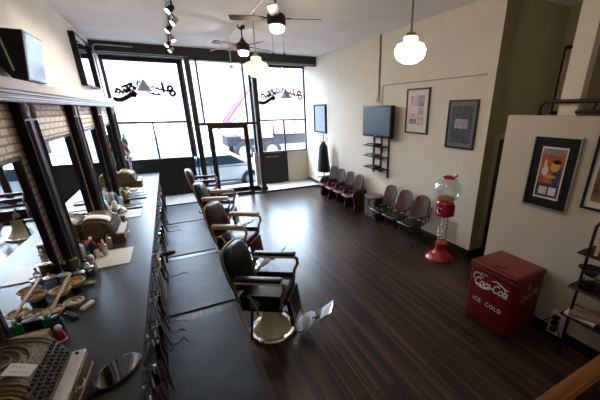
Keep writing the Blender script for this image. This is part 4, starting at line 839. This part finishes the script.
# track lights
t = thing('track_light', 'black ceiling track with lit spotlights running above the counter', 'lamp', (.36, 0, ZC))
MB().box(-.02, .02, 5.2, 10.15, -.03, 0).build('rail', BLACKP, t, smooth=False)
for k, (y, ax) in enumerate(((6.15, 60), (6.9, -120), (7.6, 40), (8.45, -60), (9.2, 140), (10.0, -70))):
    a = radians(ax)*.5; tx = .80 if k != 3 else -.3
    h = Matrix.Translation((.05 if k % 2 else -.03, y, -.16)) @ RX(tx, 4, 'Y') @ RX(-.25, 4, 'X')
    hd = MB().lathe([(.025, .08), (.038, .06), (.048, -.02), (.052, -.05)], n=18, mtx=h.to_3x3().to_4x4(), c=h.translation).build('spotlight_head', BLACKP if k % 2 == 0 else mat('cream_spot', (.35, .3, .25), .4), t)
    MB().cyl((0, y, -.02), h @ Vector((0, 0, .06)), .012).build('bracket', BLACKP, hd)
    MB().lathe([(.044, -.052), (.0001, -.056)], n=18, mtx=h.to_3x3().to_4x4(), c=h.translation).build('lens', GLOW, hd)
    l = bpy.data.lights.new('spot', 'SPOT'); l.energy = 62; l.spot_size = radians(80); l.spot_blend = .6; l.color = (1, .94, .87); l.shadow_soft_size = .05
    o = bpy.data.objects.new('spot', l); COL.objects.link(o); o.parent = t; o.matrix_local = h @ Matrix.Translation((0, 0, -.09))

# ------------------------------------------------------------ partial wall top: pipe rail and picture beyond
t = thing('pipe_railing', 'black pipe railing with clamps on top of the partial wall', 'railing', (3.93, 0, 2.62))
MB().tube([(0, 2.33, 0), (0, 2.33, .10), (0, 2.28, .15), (0, 1.0, .15)], .022, 10).build('rail', IRON, t)
MB().tube([(0.03, 1.95, .04), (0.03, 1.2, .05)], .02, 8).tube([(0, 1.75, .15), (.03, 1.8, .04)], .014, 8).build('lower_rail', IRON, t)
MB().lathe([(.05, 0), (.05, .012)], (0, 2.33, 0), n=16).build('flange', IRON, t)
t = thing('framed_picture', 'narrow black framed picture seen past the pale pillar', 'picture', (6.35, 3.40, 3.15))
MB().box(-.03, 0, -.14, .14, -.56, .56).build('frame', BLACKP, t); MB().box(-.034, -.03, -.10, .10, -.5, .5).build('picture', TN, t)

# ------------------------------------------------------------ pipe shelf at the right edge
t = thing('pipe_shelf', 'black pipe frame shelving against the partial wall', 'shelf', (3.68, 1.31, 0))
MB().tube([(-.12, 0, .08), (-.12, 0, 1.60), (-.12, -.03, 1.66), (-.12, -.09, 1.68), (-.12, -1.1, 1.68)], .015, 10).tube([(-.12, 0, 1.0), (.168, 0, 1.0)], .013, 8).tube([(-.12, 0, .08), (-.12, 0, 0)], .022, 10).build('pipe_frame', IRON, t)
DW = mat('dark_shelf_wood', (.022, .014, .010), .5, var=.3)
for z in (1.29, .89, .54): MB().rbox(-.17, .165, -1.1, .08, z, z+.022, .005, seg=1).build('shelf_board', DW, t)
t = thing('coffee_maker', 'glass coffee pot with a black lid on the middle pipe shelf', 'coffee maker', (3.62, 1.26, .912))
MB().lathe([(.055, 0), (.075, .03), (.075, .10), (.05, .15)], n=20).build('carafe', JARG, t); MB().lathe([(.05, .003), (.07, .03), (.07, .07), (.0001, .07)], n=20).build('coffee', mat('coffee', (.02, .01, .006), .2), t)
MB().lathe([(.052, .15), (.06, .17), (.05, .20), (.0001, .205)], n=20).build('lid', BLACKP, t); MB().tube([(-.03, -.06, .15), (-.04, -.12, .14), (-.04, -.12, .05), (-.03, -.075, .04)], .01, 6).build('handle', BLACKP, t); MB().lathe([(.077, .10), (.077, .125)], n=20).build('band', CHROME, t)
tag(MB().lathe([(.04, 0), (.04, .15), (.0001, .152)], n=14).build('steel_cup', STEEL), 'steel cup beside the glass coffee pot on the pipe shelf', 'cup').location = (3.68, 1.11, .912)
for i, (z, y, m_, l) in enumerate(((.564, 1.22, PAPER, 'flattened white paper pile on the lowest pipe shelf'), (.601, 1.20, mat('brown_paper', (.3, .22, .17), .7), 'brown folded paper on top of the white paper pile'))):
    o = MB().rbox(-.10, .10, -.14, .14, 0, .035, .01).build('paper_pile', m_); tag(o, l, 'papers'); o.location = (3.62, y, z); o.rotation_euler = (0, 0, .3*i+.1)
for i, (y, m_, l, h) in enumerate(((1.24, TN, 'tan magazine standing on the top pipe shelf', .20), (1.19, mat('orange_print', (.5, .16, .04), .5), 'orange magazine standing beside the tan one', .12), (1.12, mat('green_print', (.12, .13, .06), .5), 'olive book standing on the top pipe shelf', .22), (1.05, CRM, 'cream book standing on the top pipe shelf', .2))):
    tag(MB().rbox(-.08, .08, -.018, .018, 0, h, .003, seg=1).build('magazine', m_), l, 'book').location = (3.62, y, 1.314)
o = MB().lathe([(.0001, 0), (.09, .0), (.12, .02), (.11, .02), (.085, .008), (.0001, .006)], n=24).build('black_plate', BLACKP); tag(o, 'black oval plate balanced over the glass coffee pot on the pipe shelf', 'plate'); o.location = (3.62, 1.26, 1.120)
t = thing('power_strip', 'white outlet box with hanging black plugs low on the partial wall', 'outlet', (3.85, 1.50, .22))
MB().rbox(-.06, 0, -.085, .085, -.16, .16, .01).build('box', PAPER, t)
for z in (-.07, .02, .10): MB().rbox(-.12, -.06, -.03, .04, z-.025, z+.025, .008).build('plug', BLACKP, t)
MB().tube([(-.11, .03, .10), (-.14, .10, .02), (-.13, .11, -.12), (-.09, .03, -.2), (-.08, -.05, -.27)], .008, 6).tube([(-.11, -.02, .02), (-.14, -.09, -.05), (-.12, -.10, -.18), (-.08, 0, -.28)], .008, 6).build('cords', BLACKP, t)

# ------------------------------------------------------------ wooden rail at the stairs and things under it
t = thing('stair_rail', 'honey coloured wooden rail cap at the bottom of the view', 'railing', (0, 0, 0))
MB().rbox(.3, 3.6, .296, .340, 1.80, 1.85, .005).build('cap', WOODB, t)
for x in (.7, 3.4): MB().box(x-.02, x+.02, .30, .335, 0, 1.80).build('post', WOODB, t)
t = thing('storage_shelf', 'dim cluttered shelf unit just below the wooden rail', 'shelf', (2.0, -.02, 0))
MB().box(-.7, .9, -.20, .20, .78, .80).box(-.7, .9, -.20, .20, 1.1, 1.12).box(-.72, -.70, -.2, .2, 0, 1.14).box(.9, .92, -.2, .2, 0, 1.14).build('frame', DW, t)
tag(MB().lathe([(.04, 0), (.045, .1), (.035, .1), (.0001, .02)], n=16).build('mug', WHITE), 'white mug on the dim shelf below the wooden rail', 'mug').location = (1.40, .06, 1.122)
tag(MB().rbox(-.12, .12, -.06, .06, 0, .1, .01).build('cardboard_box', mat('cardboard', (.20, .13, .08), .8)), 'brown carton on the dim shelf below the wooden rail', 'box').location = (1.72, .06, 1.122)

# ------------------------------------------------------------ the street outside
sbox('ground_sidewalk', mat('pale_concrete', (.20, .205, .22), .8, var=.06, scale=1), -14, 24, YWIN+.12, 12.75, -.35, -.12)
sbox('ground_entry', mat('pale_concrete', (.20, .205, .22)), .68, 2.68, YD+.1, YWIN+.14, -.118, 0.0)
sbox('ground_street', mat('asphalt', (.07, .075, .08), .8, var=.08, scale=1), -30, 40, 12.75, 30, -.5, -.35)
BLDM = brick_mat('pale_facade', (.20, .19, .20), (.18, .175, .18), (.12, .12, .13), 'xz', 1, .9, .5, .02)
bl = thing('street_building', 'pale building across the street seen through the front glass', 'building', (0, 30, -.35))
MB().box(-30, 10, 0, 8, 0, 7).build('wall', BLDM, bl, smooth=False)
for i in range(7):
    for z in (1, 4): MB().box(-26+i*4.8, -24+i*4.8, -.05, 0, z, z+2.2).build('window', mat('facade_glass', (.35, .42, .48), .1), bl, smooth=False)
bl = thing('street_building', 'pinkish building across the street behind the truck', 'building', (0, 30, -.35))
MB().box(10.1, 45, 0, 8, 0, 6.5).build('wall', mat('pinkish_facade', (.22, .15, .16), .8), bl, smooth=False)
for i in range(6): MB().box(12+i*5, 15+i*5, -.05, 0, 1, 4).build('window', mat('facade_glass', (.35, .42, .48), .1), bl, smooth=False)

def wheel(mb_t, mb_h, x, y, r, w_):
    mt = Matrix.Translation((x, y, r)) @ RX(pi/2, 4, 'X')
    mb_t.lathe([(r*.62, -w_/2), (r*.95, -w_/2), (r, -w_*.3), (r, w_*.3), (r*.95, w_/2), (r*.62, w_/2), (r*.60, 0), (r*.62, -w_/2)], cap=False, mtx=mt.to_3x3().to_4x4(), c=mt.translation, n=28)
    mb_h.lathe([(r*.61, .0), (r*.5, .015), (r*.3, .05), (.0001, .055)], mtx=mt.to_3x3().to_4x4(), c=mt.translation+Vector((0, -w_*.3, 0)), n=24, cap=False)
TYRE = mat('tyre_rubber', (.012, .012, .014), .9); RIM = mat('pale_rim', (.3, .3, .32), .4)
def car(label, cat, x, y, z, col, L=4.5, rz=0):
    t = thing('parked_car', label, cat, (x, y, z), rz)
    side = [(-L/2, .35), (-L/2, .72), (-L/2+.15, .88), (-L*.28, .98), (-L*.14, 1.38), (L*.16, 1.42), (L*.32, 1.02), (L/2-.12, .92), (L/2, .70), (L/2, .35)]
    MB().prism(side, -.85, .85, 'y').build('body', col, t, bevel=.05)
    MB().prism([(-L*.25, .98), (-L*.13, 1.33), (L*.15, 1.36), (L*.28, 1.02)], -.87, .87, 'y').build('side_window', mat('car_glass', (.02, .03, .04), .08), t)
    for q in (-1, 1):
        for s in (-1, 1):
            a, b = MB(), MB(); wheel(a, b, q*L*.31, s*.80, .36, .24); w_ = a.build('wheel', TYRE, t); b.build('hubcap', RIM, w_)
    MB().box(-L*.2, L*.2, -.87, -.85, .34, .40).build('sill', TYRE, t)
    MB().tube([(-L*.02, -.862, .45), (-L*.02, -.862, 1.0)], .008, 5).build('door_seam', TYRE, t)
    return t
car('pale silver car parked at the kerb outside the entry door', 'car', 1.30, 13.85, -.35, mat('car_silver', (.34, .36, .38), .25, .1))
car('pale car parked outside the display window, past the barber pole', 'car', -4.3, 13.9, -.35, mat('car_white', (.2, .23, .26), .25, .1), 4.4)
# red truck with boom
t = thing('red_truck', 'red truck with dark chassis and diagonal booms on the street', 'truck', (6.0, 21.0, -.35))
PINK = mat('sunlit_red_truck', (.30, .17, .18), .4)
MB().rbox(-2.2, -.2, -1.15, 1.15, 1.35, 2.3, .08).rbox(-.1, 9.5, -1.2, 1.2, 1.55, 3.6, .08).build('body', PINK, t)
CH = mat('chassis_dark', (.006, .006, .009), .5)
MB().box(-3.0, 9.0, -1.0, 1.0, .95, 1.5).build('chassis', CH, t)
MB().prism([(2.6, .35), (3.2, .0+.35), (5.0, .35), (5.0, 1.5), (2.6, 1.5)], -1.1, -.9, 'y').build('tank', mat('tank_grey', (.02, .02, .028), .5), t)
for i, x in enumerate((-2.05, -.35, 6.6)):
    for s in (-1, 1):
        a, b = MB(), MB(); wheel(a, b, x, s*1.05, .60, .34); w_ = a.build('wheel', TYRE, t); b.build('hubcap', RIM, w_)
for s in (-1, 1):
    MB().cyl((-2.9, s*.5, 2.3), (-1.2, s*.35, 4.3), .10, .08, 8).build('boom', mat('boom_red', (.12, .015, .025), .4), t)
MB().cyl((-3.3, 0, 1.9), (.2, 0, 3.9), .04).build('boom_strut', mat('boom_red', (.12, .015, .025), .4), t)
for x in (1.2, 2.9, 4.2, 5.0): MB().box(x, x+.07, -1.22, -1.2, 1.6, 3.55).build('rib', mat('boom_red', (.12, .015, .025), .4), t)
